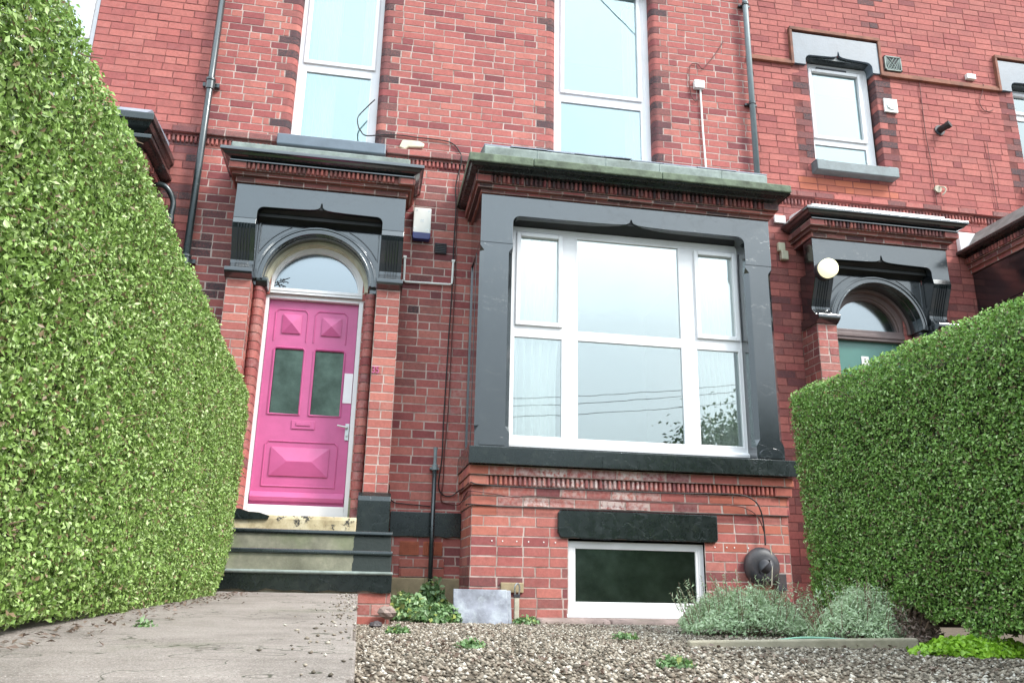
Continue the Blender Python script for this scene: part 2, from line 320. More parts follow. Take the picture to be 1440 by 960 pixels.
# ---- bricks: every brick is a slightly irregular chamfered block standing out of the mortar
BH, BL = .0815, .2225
class Bricks:
    def __init__(s, joint=.0078, seed=1):
        s.v = []; s.f = []; s.c = []; s.mi = []; s.j = joint; s.r = random.Random(seed)
    def block(s, o, u, n, s0, s1, z0, z1, col, rec=.007, ch=.003):
        r = s.r; ox, oy = o; j = s.j / 2
        s0 += j + r.uniform(-.001, .001); s1 -= j + r.uniform(-.001, .001); z0 += j + r.uniform(-.0008, .0008); z1 -= j + r.uniform(-.0008, .0008)
        if s1 - s0 < .012: return
        f = r.uniform(-.0015, .0012); b = len(s.v)
        for d, i in ((-rec, 0), (f, ch)):
            for ss, zz in ((s0 + i, z0 + i), (s1 - i, z0 + i), (s1 - i, z1 - i), (s0 + i, z1 - i)):
                dd = d + (r.uniform(-.0008, .0008) if i else 0); ss += r.uniform(-.0015, .0015) + (r.choice((0, 0, 0, 0, 0, 0, 0, .006, -.006)) if i else 0); zz += r.uniform(-.0012, .0012)
                s.v.append((ox + u[0] * ss + n[0] * dd, oy + u[1] * ss + n[1] * dd, zz)); s.c.append(col)
        fs = [(4, 5, 6, 7), (0, 1, 5, 4), (1, 2, 6, 5), (2, 3, 7, 6), (3, 0, 4, 7)]
        if (Vector((u[0], u[1], 0)).cross(Vector((0, 0, 1)))).dot(Vector((n[0], n[1], 0))) < 0: fs = [q[::-1] for q in fs]
        s.f += [tuple(b + i for i in q) for q in fs]; s.mi += [0] * 5
    def quad(s, vs, mi=1):
        b = len(s.v); s.v += vs; s.c += [(.5, 0, 0, 1)] * len(vs); s.f.append(tuple(range(b, b + len(vs)))); s.mi.append(mi)
    def color(s, x, z, stain):
        r = s.r; soot, pale, orange = stain(x, z) if stain else (0, 0, 0)
        v = r.random() ** .85
        if r.random() < .07: v *= .15
        return (v, min(1, max(0, soot + (r.random() - .5) * 1.3 * min(soot * 2, 1))), pale * r.random(), 1 - min(1, orange))
    def wall(s, o, u, n, L, z0, z1, holes=(), stain=None, ph=0.0, headers=.10, bh=BH, back=.007, quoins=0):
        # mortar skin
        H0 = [(h[0] - quoins, h[1] + quoins, h[2], h[3]) if (quoins and h[2] >= 4.1) else h for h in holes]
        xs = sorted({0, L, *[h[0] for h in H0], *[h[1] for h in H0]}); zs = sorted({z0, z1, *[h[2] for h in holes], *[h[3] for h in holes]})
        xs = [x for x in xs if 0 <= x <= L]; zs = [z for z in zs if z0 <= z <= z1]
        P = lambda ss, zz, d: (o[0] + u[0] * ss - n[0] * d, o[1] + u[1] * ss - n[1] * d, zz)
        for a, b in zip(xs, xs[1:]):
            for c, e in zip(zs, zs[1:]):
                mxx, mz = (a + b) / 2, (c + e) / 2
                if any(h[0] < mxx < h[1] and h[2] < mz < h[3] for h in H0): continue
                s.quad([P(a, c, back - .004), P(b, c, back - .004), P(b, e, back - .004), P(a, e, back - .004)])
        k = 0; z = z0
        while z < z1 - .02:
            zt = min(z + bh, z1); mz = (z + zt) / 2
            free = [(0, L)]
            for h in holes:
                if quoins and h[2] >= 4.1:   # jamb bricks take alternate lengths out of the courses
                    e_ = .11 * (1.0 if (k - 55) % 2 == 0 else 1.9); h = (h[0] - e_, h[1] + e_, h[2], h[3])
                if h[2] < mz < h[3]:
                    nf = []
                    for a, b in free:
                        if h[1] <= a or h[0] >= b: nf.append((a, b)); continue
                        if h[0] > a: nf.append((a, h[0]))
                        if h[1] < b: nf.append((h[1], b))
                    free = nf
            pos = ph - (BL / 2 if k % 2 else 0) - BL * 2 + s.r.uniform(-.012, .012); hd = s.r.random() < .25
            cuts = []
            while pos < L + BL:
                cuts.append(pos)
                pos += BL / 2 if s.r.random() < (headers * (2.2 if hd else .4)) else BL
            cuts.append(pos)
            for a, b in free:
                cs = [a] + [c for c in cuts if a + .03 < c < b - .03] + [b]
                for c, d in zip(cs, cs[1:]): s.block(o, u, n, c, d, z, zt, s.color(o[0] + u[0] * (c + d) / 2, mz, stain))
            z = zt; k += 1
    def quoin(s, x, side, y, z0, z1, r=.06, ln=.11, depth=.13, dark=.65):
        # stack of bullnose bricks at a window jamb; side=+1: wall lies to +x of the opening edge
        z = z0; k = 0
        while z < z1 - .01:
            zt = min(z + BH, z1); j = s.j / 2; l = ln * (1.0 if k % 2 == 0 else 1.9) - j * 2
            pts = [(x + side * l, y)] + [(x + side * r * (1 - math.sin(R(a))), y + r * (1 - math.cos(R(a)))) for a in range(0, 91, 15)] + [(x, y + depth)]
            c = s.color(x, z, lambda a, b: (dark * .8, 0, 0)); b = len(s.v); n = len(pts)
            for zz in (z + j, zt - j):
                for p in pts: s.v.append((p[0], p[1], zz)); s.c.append(c)
            for i in range(n - 1): s.f.append((b + i, b + i + 1, b + n + i + 1, b + n + i)); s.mi.append(0)
            for off in (0, n): # top and bottom lips reach back to the mortar
                b2 = len(s.v)
                for p in pts: s.v.append((p[0] + side * .006, p[1] + .006, (z + j) if off == 0 else (zt - j))); s.c.append(c)
                for i in range(n - 1): s.f.append((b + off + i, b + off + i + 1, b2 + i + 1, b2 + i)); s.mi.append(0)
            z = zt; k += 1
        pts = [(x + side * (.004 + r * (1 - math.sin(R(a)))), y + .004 + r * (1 - math.cos(R(a)))) for a in range(0, 91, 15)] + [(x + side * .004, y + depth)]
        for p, q in zip(pts, pts[1:]): s.quad([(p[0], p[1], z0), (q[0], q[1], z0), (q[0], q[1], z1), (p[0], p[1], z1)])
    def course(s, x0, x1, yf, yb, z0, z1, stain=None, L=BL, ph=0.0):
        # one projecting course of stretchers along x, mortar box behind, left and right ends faced too
        b = len(s.v)
        d = .0035
        for (ya, yb2, za, zb) in ((yf + d, yb, z0 + .002, z1 - .002),):
            vs = [(x, y, z) for z in (za, zb) for y in (ya, yb2) for x in (x0 + d, x1 - d)]
            for q in [(0, 1, 5, 4), (0, 4, 6, 2), (1, 3, 7, 5), (0, 2, 3, 1), (4, 5, 7, 6)]: s.quad([vs[i] for i in q])
        p = x0 - ph
        while p < x1:
            a, e = max(p, x0), min(p + L, x1)
            if e - a > .012: s.block((0, yf), (1, 0), (0, -1), a, e, z0, z1, s.color((a + e) / 2, z0, stain), rec=.02)
            if e - a > .012 and True:
                c = s.color((a + e) / 2, z0, stain); j = s.j / 2; bb = len(s.v)
                s.v += [(a + j, yf + .003, z0), (e - j, yf + .003, z0), (e - j, yb, z0), (a + j, yb, z0)]; s.c += [c] * 4; s.f.append((bb, bb + 3, bb + 2, bb + 1)); s.mi.append(0)
            p += L
        q = yf
        while q < yb - .02:
            e = min(q + L * .9, yb)
            s.block((x0, 0), (0, 1), (-1, 0), q + (.0 if q > yf else -.004), e, z0, z1, s.color(x0, z0, stain), rec=.02)
            s.block((x1, 0), (0, 1), (1, 0), q + (.0 if q > yf else -.004), e, z0, z1, s.color(x1, z0, stain), rec=.02)
            q = e
    def dentil(s, x0, x1, yf, yb, z0, z1, stain=None, step=.0415, ends=.16, side=True):
        # row of notched bricks: small rounded teeth with dark gaps over a solid course
        s.course(x0 + .02, x1 - .02, yf + .028, yb, z0, z1, stain)
        for a, e in ((x0, x0 + ends), (x1 - ends, x1)): s.course(a, e, yf, yb, z0 + .001, z1 - .001, stain)
        p = x0 + ends + .008
        while p < x1 - ends - step * .6:
            c = s.color(p, z0, stain); b = len(s.v); wdt = step * .62
            for zz, ins in ((z0 + .006, .006), (z0 + .016, 0), (z1 - .002, 0)):
                for xx, yy in ((p, yf + .03), (p + .003, yf + ins + .003), (p + wdt / 2, yf + ins), (p + wdt - .003, yf + ins + .003), (p + wdt, yf + .03)):
                    s.v.append((xx, yy, zz)); s.c.append(c)
            for r_ in range(2):
                for i in range(4): s.f.append((b + 5 * r_ + i, b + 5 * r_ + i + 1, b + 5 * r_ + i + 6, b + 5 * r_ + i + 5)); s.mi.append(0)
            s.f.append((b + 4, b + 3, b + 2, b + 1, b)); s.mi.append(0)
            p += step
    def build(s, name, parent, mats=('brick', 'mortar')):
        me = bpy.data.meshes.new(name); me.from_pydata(s.v, [], s.f)
        for k in mats: me.materials.append(M[k])
        me.polygons.foreach_set('material_index', s.mi)
        ca = me.color_attributes.new('bc', 'FLOAT_COLOR', 'POINT'); ca.data.foreach_set('color', np.array(s.c, dtype=np.float32).ravel())
        return link(name, me, parent)

# ---- leaves
def leafmesh(name, P, Nn, L, W, val, mat, parent=None, spread=.75, droop=0):
    n = len(P); Nn = Nn + rng.normal(0, spread, (n, 3)); Nn /= np.linalg.norm(Nn, axis=1)[:, None]
    t = rng.normal(0, 1, (n, 3)); t[:, 2] -= droop; t -= Nn * np.sum(t * Nn, axis=1)[:, None]; t /= np.linalg.norm(t, axis=1)[:, None]
    b = np.cross(Nn, t); L = L[:, None]; W = W[:, None]
    fold = Nn * W * .22
    V = np.stack([P - t * L / 2, P + b * W / 2 + fold - t * L * .05, P + t * L / 2, P - b * W / 2 + fold - t * L * .05], 1).reshape(-1, 3)
    me = bpy.data.meshes.new(name); me.vertices.add(4 * n); me.vertices.foreach_set('co', V.ravel())
    idx = (np.arange(n)[:, None] * 4 + np.array([0, 1, 2, 0, 2, 3])[None]).ravel()
    me.loops.add(6 * n); me.loops.foreach_set('vertex_index', idx.astype(np.int32))
    me.polygons.add(2 * n); me.polygons.foreach_set('loop_start', np.arange(0, 6 * n, 3, dtype=np.int32))
    me.materials.append(M[mat]); me.update(calc_edges=True)
    ca = me.color_attributes.new('bc', 'FLOAT_COLOR', 'POINT'); c = np.ones((n, 4, 4), np.float32); c[:, :, 0] = np.clip(val, 0, 1)[:, None]
    ca.data.foreach_set('color', c.ravel())
    return link(name, me, parent)

print('helpers ok')
W0 = 7.67      # plane of the terrace's main wall
# ================================================================== SETTING
def struct(o): o['kind'] = 'structure'; return o
g = MB(); g.box(-30, 30, 1.25, 60, -1.2, -.31); struct(g.build('ground', 'soil'))
g = MB()
for i in range(7):
    y0 = 6.36 - i * .78; y1 = y0 - .78
    z0 = -.0965 - (6.36 - y0) * .0165; z1 = -.0965 - (6.36 - y1) * .0165
    vs = [(-1.6, y0 - .003, z0), (-.003 + .01 * math.sin(i * 3), y0 - .003, z0), (-.003 + .01 * math.sin(i * 3), y1 + .003, z1), (-1.6, y1 + .003, z1)]
    vs += [(a, b, -.35) for a, b, c in vs]
    g.add(vs, [(0, 1, 2, 3), (0, 4, 5, 1), (1, 5, 6, 2), (2, 6, 7, 3), (3, 7, 4, 0)])
struct(g.build('path', 'concrete', bevel=.006))
g = MB(); g.box(-60, 60, -60, 1.35, -2.0, -1.65); struct(g.build('street', 'asphalt'))
g = MB(); g.box(-60, 60, -1.2, 1.24, -1.64, -1.53); struct(g.build('pavement', 'paving', bevel=.01))
g = MB(); g.box(-60, 60, -7.5, -5.6, -1.64, -1.52); struct(g.build('far_pavement', 'paving', bevel=.01))

# ================================================================== PARTS SHARED BY THE HOUSES
def casement(parent, name, x0, x1, z0, z1, y, panes, mat='upvc', fw=.06, label=None, glass='glass', sash=(), depth=.07):
    """frame rectangle with pane rectangles cut in; panes = (xa,xb,za,zb); sash = indices of opening lights"""
    f = MB()
    xs = sorted({x0, x1, *[p[0] for p in panes], *[p[1] for p in panes]}); 
    zs = sorted({z0, z1, *[p[2] for p in panes], *[p[3] for p in panes]})
    f.box(x0, x0 + .045, y, y + depth, z0, z1); f.box(x1 - .045, x1, y, y + depth, z0, z1)
    f.box(x0 + .045, x1 - .045, y + .001, y + depth, z1 - .045, z1); f.box(x0 + .045, x1 - .045, y + .001, y + depth, z0, z0 + .05)
    # fill between panes: cells not inside any pane
    for a, b in zip(xs, xs[1:]):
        for c, d in zip(zs, zs[1:]):
            mxx, mz = (a + b) / 2, (c + d) / 2
            if any(p[0] < mxx < p[1] and p[2] < mz < p[3] for p in panes): continue
            f.box(a - .0005, b + .0005, y + .006, y + depth - .002, c - .0005, d + .0005)
    o = f.build(name, mat, parent)
    if label: o['label'] = label
    for i, p in enumerate(panes):
        s_ = MB(); bw = .034 if i in sash else .014; pr = .018 if i in sash else -.002
        xa, xb, za, zb = p
        for q in ((xa - bw, xa + .008, za - bw, zb + bw), (xb - .008, xb + bw, za - bw, zb + bw), (xa + .008, xb - .008, zb - .008, zb + bw), (xa + .008, xb - .008, za - bw, za + .008)):
            s_.prism([(q[0], y - pr + .002), (q[1], y - pr + .002), (q[1], y + .03), (q[0], y + .03)], 'z', q[2], q[3])
        if i in sash: s_.build('sash', mat, o, bevel=.006)
        else: s_.build('glazing_bead', mat, o, bevel=.004)
        gl = MB(); gl.box(xa - .004, xb + .004, y + .022, y + .028, za - .004, zb + .004); gl.build('glass_pane', glass, o)
    return o

def cornice(mb, x0, x1, yf, yb, z0, z1, zt, side=True, mi=0):
    """moulded cornice: profile swept round front and both returns by lofting; yf outermost, z0 bottom, z1 fascia bottom, zt fascia top"""
    e = yb - yf
    prof = [(0.105, z0), (.100, z0 + (z1 - z0) * .25), (.07, z0 + (z1 - z0) * .45), (.035, z0 + (z1 - z0) * .62), (.02, z0 + (z1 - z0) * .9), (0.0, z1), (0.0, zt - .012), (.004, zt), (.03, zt + .006)]
    vs = []; n = len(prof)
    for ins, z in prof:
        vs += [(x0 + ins, yb, z), (x0 + ins, yf + ins, z), (x1 - ins, yf + ins, z), (x1 - ins, yb, z)]
    fs = []
    for i in range(n - 1):
        for k in range(3): fs.append((4 * i + k, 4 * i + k + 1, 4 * i + 5 + k, 4 * i + 4 + k))
    fs += [(0, 1, 2, 3), tuple(4 * (n - 1) + k for k in (3, 2, 1, 0))]
    mb.add(vs, fs, mi)
def stain_none(x, z): return (0, 0, 0)
def lintel_poly(x0, x1, zb, zt, ox0, ox1, oz, cusp, r=.06):
    """outline of a stone head with a round-cornered opening and an ogee cusp in the middle"""
    cx = (ox0 + ox1) / 2; p = [(x0, zb), (ox0, zb)]
    for a in range(0, 91, 15): p.append((ox0 + r * (1 - math.cos(R(a))), oz - r * (1 - math.sin(R(a)))))
    sag = [(-.40, .002), (-.22, .006), (-.11, .011), (-.06, .017), (-.028, .027), (-.013, .040), (-.004, cusp), (.004, cusp), (.013, .040), (.028, .027), (.06, .017), (.11, .011), (.22, .006), (.40, .002)]
    hw = (ox1 - ox0) / 2
    p += [(cx + a, oz + b) for a, b in sag if abs(a) < hw - r]
    for a in range(90, -1, -15): p.append((ox1 - r * (1 - math.cos(R(a))), oz - r * (1 - math.sin(R(a)))))
    p += [(ox1, zb), (x1, zb), (x1, zt), (x0, zt)]
    return p

def doorcase(parent, cx, stain, right=False):
    T = MB(); X = lambda a: cx + a
    # lintel
    T.prism(lintel_poly(X(-.785), X(.785), 3.195, 3.545, X(-.577), X(.577), 3.32, .085), 'y', 7.32, 7.50)
    dc = T.build('door_surround', 'black', parent, bevel=.006)
    s_ = MB(); s_.add([(X(-.575), 7.335, 3.345), (X(.575), 7.335, 3.345), (X(.575), 7.5, 3.235), (X(-.575), 7.5, 3.235), (X(-.575), 7.5, 3.44), (X(.575), 7.5, 3.44), (X(-.575), 7.335, 3.44), (X(.575), 7.335, 3.44)],
         [(0, 1, 2, 3), (3, 2, 5, 4), (0, 6, 7, 1), (6, 4, 5, 7), (0, 3, 4, 6), (1, 7, 5, 2)])
    s_.box(X(-.57), X(.57), 7.40, 7.415, 3.26, 3.29); s_.build('soffit', 'soffitshade', dc)  # black colour here carries the shade under the door head
    # spandrel with arched hole
    cz = 2.66; ro = .50; P = [(X(-.577), 2.61)]
    P += [(X(-.577), 3.24), (X(.577), 3.24), (X(.577), 2.61), (X(ro), 2.61)]
    P += [(X(ro * math.cos(R(a))), cz + ro * math.sin(R(a))) for a in range(0, 181, 5)] + [(X(-ro), 2.61)]
    q = MB(); q.prism(P, 'y', 7.50, 7.66)
    for sgn in (-1, 1):   # raised triangular bead in each spandrel corner
        tri = [(X(sgn * .552), 7.499, 3.215), (X(sgn * .552), 7.499, 2.93)]
        arcp = [(X(sgn * .615 * math.cos(R(a))), 7.499, cz + .615 * math.sin(R(a))) for a in range(28, 66, 4) if .615 * math.cos(R(a)) < .55]
        q.tube(tri, .006, 6); q.tube(arcp, .006, 6)
    q.build('spandrel', 'black', dc, bevel=.003)
    a = MB(); a.arc(X(0), cz, .505, .562, 7.455, 7.505); a.arc(X(0), cz, .488, .508, 7.44, 7.52); a.arc(X(0), cz, .482, .506, 7.52, 7.66)
    a.arc(X(0), cz, .535, .55, 7.445, 7.46); a.build('archivolt', 'black', dc, bevel=.004)
    if not right:
        a = MB(); a.arc(X(0), cz, .455, .483, 7.625, 7.72); a.arc(X(0), cz, .448, .458, 7.66, 7.72); a.build('arch_reveal', 'cream', dc)
    for sgn in (-1, 1):
        a = MB(); c = X(sgn * .681); hw = .104
        prof = [(7.315, 3.195), (7.305, 3.14), (7.318, 3.095), (7.36, 3.00), (7.405, 2.90), (7.435, 2.82), (7.435, 2.79), (7.41, 2.755), (7.375, 2.725), (7.365, 2.70), (7.62, 2.70), (7.62, 3.195)]
        a.prism(prof, 'x', c - hw, c + hw)
        co = a.build('console', 'black', dc, bevel=.004)
        a = MB()
        for k in range(5):
            xx = c + (k - 2) * .026
            a.tube([(xx, y - .002, z) for y, z in prof[1:9]], .0075, 6)
        a.build('fluting', 'black', co)
        a = MB(); a.prism([(7.36, 2.61), (7.30, 2.645), (7.285, 2.66), (7.285, 2.695), (7.30, 2.702), (7.64, 2.702), (7.64, 2.61)], 'x', c - .122, c + .122)
        a.build('capital', 'black', dc, bevel=.005)
        # plinth block under the pilaster
        a = MB(); x0, x1 = sorted((X(sgn * .53), X(sgn * .812)))
        a.prism([(7.30, -.2), (7.30, .66), (7.31, .70), (7.355, .735), (7.66, .735), (7.66, -.2)], 'x', x0, x1)
        a.build('plinth_block', 'blackworn', dc, bevel=.008)
        b = Bricks(seed=int(50 + sgn + cx))
        x0, x1 = sorted((X(sgn * .565), X(sgn * .785)))
        b.wall((x0, 7.36), (1, 0), (0, -1), x1 - x0, .733, 2.612, stain=stain, ph=0 if sgn > 0 else .11, headers=.7)
        b.wall((x1, 7.36), (0, 1), (1, 0), .31, .733, 2.612, stain=stain); b.wall((x0, 7.36), (0, 1), (-1, 0), .31, .733, 2.612, stain=stain)
        # rounded jamb bricks beside the frame
        z = .44
        while z < 2.60:
            zt = min(z + BH, 2.605); col = b.color(cx, z, lambda u, v: (.12, .25, 0)); base = len(b.v); jj = .004
            pts = [(X(sgn * (.565 - .05 + .05 * math.cos(R(t)))), 7.55 - .06 * math.sin(R(t))) for t in range(0, 181, 20)]
            pts = [(pts[0][0], 7.68)] + pts + [(pts[-1][0], 7.74)]
            for zz in (z + jj, zt - jj):
                for p in pts: b.v.append((*p, zz)); b.c.append(col)
            n = len(pts)
            for i in range(n - 1): b.f.append((base + i, base + i + 1, base + n + i + 1, base + n + i)); b.mi.append(0)
            z = zt
        pts = [(X(sgn * (.565 - .05 + .045 * math.cos(R(t)))), 7.553 - .054 * math.sin(R(t))) for t in range(0, 181, 20)]; pts = [(pts[0][0], 7.68)] + pts + [(pts[-1][0], 7.74)]
        for p, q2 in zip(pts, pts[1:]): b.quad([(*p, .5), (*q2, .5), (*q2, 2.61), (*p, 2.61)])
        b.build('pilaster', dc)
    b = Bricks(seed=int(90 + cx))
    b.course(X(-.80), X(.80), 7.295, W0, 3.545, 3.60, stain, ph=.05); b.course(X(-.835), X(.835), 7.25, W0, 3.60, 3.632, stain, ph=.12)
    b.dentil(X(-.86), X(.86), 7.19, W0, 3.632, 3.70, stain); b.build('dentil_course', dc)
    c = MB(); cornice(c, X(-.935), X(.935), 7.10, W0, 3.70, 3.77, 3.805); c.box(X(-.85), X(.85), 7.175, 7.3, 3.697, 3.712)
    c.build('cornice', 'black', dc, bevel=.003)
    f = MB()
    if right:
        f.prism([(7.18, 3.80), (7.18, 3.87), (7.6, 3.93), (7.66, 3.93), (7.66, 3.80)], 'x', X(-.83), X(.72)); f.build('white_upstand', 'white', dc, bevel=.01)
    else:
        f.prism([(7.12, 3.80), (7.12, 3.862), (7.25, 3.885), (7.66, 4.02), (7.66, 3.80)], 'x', X(-.845), X(.80)); f.build('lead_flashing', 'lead', dc, bevel=.012)
    return dc

def shell(parent, x0, x1, name, holes):
    """rear, ends, top and room lining that close the house behind the front wall"""
    s_ = MB(); y1 = 11.5
    s_.add([(x0, W0 + .05, -.5), (x0, y1, -.5), (x0, y1, 8.4), (x0, W0 + .05, 8.4), (x1, W0 + .05, -.5), (x1, y1, -.5), (x1, y1, 8.4), (x1, W0 + .05, 8.4)],
           [(0, 1, 2, 3), (4, 5, 6, 7), (1, 5, 6, 2), (3, 2, 6, 7)])
    for z in (.55, 3.95): s_.add([(x0, W0 + .06, z), (x1, W0 + .06, z), (x1, y1, z), (x0, y1, z)], [(0, 1, 2, 3)])
    o = s_.build('room_lining', 'room', parent)
    r = MB(); r.prism([(W0 - .35, 8.3), (W0 - .35, 8.45), (9.8, 10.4), (12.2, 8.45), (12.2, 8.3)], 'x', x0 + .002, x1 - .002); r.build('roof', 'roof', parent)

def reveal(mb, x0, x1, z0, z1, ya, yb, mi=0):
    mb.add([(x0, ya, z0), (x1, ya, z0), (x1, ya, z1), (x0, ya, z1), (x0, yb, z0), (x1, yb, z0), (x1, yb, z1), (x0, yb, z1)], [(0, 1, 5, 4), (1, 2, 6, 5), (2, 3, 7, 6), (3, 0, 4, 7)], mi)

# ================================================================== MAIN HOUSE (No. 35)
def st_main(x, z):
    s_ = 0; pale = 0; orange = 0
    def gs(cx, cz, sx, sz, a): return a * math.exp(-((x - cx) / sx) ** 2 - ((z - cz) / sz) ** 2)
    s_ += gs(.45, 3.3, .25, .9, .45) + gs(.28, 2.2, .10, .55, .75) + gs(-1.6, 3.0, .35, .6, .5) + gs(.8, .1, .3, .25, .45) + gs(-1.5, 2.0, .3, .8, .3)
    s_ += gs(-.5, 6.0, .0001, 9, 0)
    if z > 4.3:
        for e in (-1.02, -.12, 1.66, 2.92): s_ += .35 * math.exp(-((x - e) / .12) ** 2)
        s_ += .05
    pale += gs(.8, 1.6, .25, .7, .35)
    return (s_, pale, orange)
house = empty('terraced_house', (1.1, W0, -.3), 'red brick house in the middle with pink front door and large painted bay window', 'house')
XL, XR = -1.83, 4.04
b = Bricks(seed=3)
H = [(-1.06, -.144, .35, 2.61), (-1.02, -.16, 2.6, 3.15), (1.02, 3.62, .9, 3.4), (1.62, 3.0, -.2, .5), (-1.0, -.15, 4.14, 6.72), (1.745, 2.865, 4.14, 6.72)]
b.wall((XL, W0), (1, 0), (0, -1), XR - XL, -.35, 8.3, [(h[0] - XL, h[1] - XL, h[2], h[3]) for h in H], st_main, quoins=.062)
for x, sd_ in ((-1.0, -1), (-.15, 1), (1.745, -1), (2.865, 1)): b.quoin(x, sd_, W0 - .001, -.35 + 55 * BH, 6.72)
wall = b.build('wall', house)
for h in H[:4]: rv = MB(); reveal(rv, h[0], h[1], h[2], h[3], W0 + .004, W0 + .3); rv.build('wall_reveal', 'room', house)
for h in H[4:]: rv = MB(); reveal(rv, h[0], h[1], h[2], h[3], W0 + .12, W0 + .3); rv.build('wall_reveal', 'room', house)
shell(house, XL, XR, 'main', H)
# string course
def st_string(x, z): return (.35, .1, 0)
def string_course(parent, segs, name='string_course', mats=('brick', 'mortar')):
    for i_, (x0, x1) in enumerate(segs):
        b = Bricks(seed=11 + i_)
        b.course(x0, x1, W0 - .055, W0 + .02, 4.175, 4.245, st_string); b.course(x0, x1, W0 - .02, W0 + .02, 4.15, 4.177, st_string)
        b.dentil(x0, x1, W0 - .028, W0 + .02, 4.08, 4.152, st_string, ends=.005)
        b.build(name, parent, mats)
string_course(house, [(XL, -1.06), (-.02, .84), (3.72, XR)])
doorcase(house, -.59, lambda x, z: (.12 + (.35 if z > 3.5 else 0), .1, .12))
# door
D = MB(); y = 7.75; cx = -.605
xa, xb, za, zb = -1.022, -.187, .632, 2.562
panes = [(-.930, -.665, 1.468, 2.085), (-.560, -.290, 1.458, 2.08)]
xs = sorted({xa, xb, *[p[0] for p in panes], *[p[1] for p in panes]}); zs = sorted({za, zb, 1.463, 2.083})
for a, c in zip(xs, xs[1:]):
    for d, e in zip(zs, zs[1:]):
        if (d + e) / 2 > 1.463 and (d + e) / 2 < 2.083 and any(p[0] < (a + c) / 2 < p[1] for p in panes): continue
        D.box(a, c, y, y + .045, d, e)
door = D.build('front_door', 'pink', house)
def mould(x0, x1, z0, z1, notch=.02, r=.007, open_bottom=False):
    p = [(x0, z0), (x0, z1 - notch), (x0 + notch, z1), (x1 - notch, z1), (x1, z1 - notch), (x1, z0)]
    mbm = MB(); pts = [(a, y - .001, c) for a, c in p]
    if not open_bottom: pts += [pts[0]]
    mbm.tube(pts, r, 6); return mbm
for p in panes:
    q = mould(p[0] - .008, p[1] + .008, 1.456, 2.095, .02, .011); q.build('glazing_moulding', 'pink', door, smooth=False)
    q = MB(); q.box(p[0] - .003, p[1] + .003, y + .02, y + .026, 1.45, 2.09); q.build('glass_pane', 'frost', door)
def pyramid(x0, x1, z0, z1, ridge=0):
    q = MB(); cxp, czp = (x0 + x1) / 2, (z0 + z1) / 2; e = .004; h = .032
    base = [(x0, z0), (x1, z0), (x1, z1), (x0, z1)]
    vs = [(a, y + .002, c) for a, c in base] + [(a, y - .012, c) for a, c in base]
    if ridge:
        vs += [(x0 + ridge, y - .012 - h, czp), (x1 - ridge, y - .012 - h, czp)]
        fs = [(4, 5, 9, 8), (5, 6, 9), (6, 7, 8, 9), (7, 4, 8)]
    else:
        vs += [(cxp, y - .012 - h, czp)]; fs = [(4, 5, 8), (5, 6, 8), (6, 7, 8), (7, 4, 8)]
    q.add(vs, fs + [(0, 1, 5, 4), (1, 2, 6, 5), (2, 3, 7, 6), (3, 0, 4, 7)]); q.build('raised_panel', 'pink', door)
pyramid(-.885, -.712, 2.235, 2.424); pyramid(-.518, -.335, 2.232, 2.412); pyramid(-.874, -.355, .892, 1.152, .15)
for x0, x1 in ((-.955, -.655), (-.585, -.285)): mould(x0, x1, 2.16, 2.472, .03, .007, True).build('panel_moulding', 'pink', door)
mould(-.93, -.283, .80, 1.206, .03, .008).build('panel_moulding', 'pink', door)
q = MB(); q.prism([(y + .002, .66), (y - .035, .665), (y - .045, .70), (y - .012, .745), (y + .002, .75)], 'x', xa + .003, xb - .003); q.build('weather_board', 'pink', door, bevel=.003)
q = MB(); q.box(-.715, -.505, y - .010, y + .002, 1.325, 1.405); q.box(-.675, -.545, y - .018, y - .008, 1.355, 1.388)
q.build('letter_plate', 'pink', door, bevel=.004)
q = MB(); q.box(-.226, -.190, y - .012, y + .002, 1.24, 1.395); q.tube([(-.208, y - .01, 1.355), (-.208, y - .055, 1.355), (-.30, y - .06, 1.368)], .009, 8); q.tube([(-.208, y - .012, 1.285), (-.208, y - .03, 1.285)], .01, 10)
q.build('handle', 'steel', door, bevel=.002)
q = MB(); q.box(-.270, -.190, y - .008, y + .002, 1.59, 1.878); q.build('push_plate', 'upvc', door, bevel=.002)
# door frame + fanlight
q = MB(); q.box(-1.062, xa - .004, 7.70, 7.80, .53, 2.61); q.box(xb + .004, -.142, 7.70, 7.80, .53, 2.61)
q.box(xa - .004, xb + .004, 7.70, 7.80, 2.566, 2.61); q.box(-1.062, -.142, 7.692, 7.80, 2.608, 2.64); q.box(-1.062, -.142, 7.684, 7.80, 2.638, 2.668)
q.box(xa - .004, xb + .004, 7.697, 7.80, .532, .628); q.arc(-.602, 2.66, .412, .462, 7.70, 7.80); q.arc(-.602, 2.66, .40, .418, 7.715, 7.78)
df = q.build('door_frame', 'upvc', house, bevel=.004)
q = MB(); q.prism([(-.602 + .415 * math.cos(R(a)), 2.664 + .411 * math.sin(R(a))) for a in range(0, 181, 6)], 'y', 7.745, 7.751); q.build('fanlight_pane', 'fan', df)
q = MB()  # room door hall darkness is the room itself; small wrought sprig on the fanlight
for k in range(3):
    pts = [(-1.0 + .02 * k, 7.742, 2.70 + .025 * k), (-.96 + .03 * k, 7.74, 2.715 + .03 * k), (-.90 + .02 * k, 7.742, 2.705 + .045 * k)]
    q.tube(spline(pts, 4), .003, 5)
    for j in range(7): t = rng.random(3); q.tube([(-1.0 + t[0] * .13, 7.741, 2.69 + t[1] * .08), (-1.0 + t[0] * .13 + .012, 7.741, 2.695 + t[1] * .08)], .005, 5)
q.build('fanlight_sprig', 'darkplastic', df)
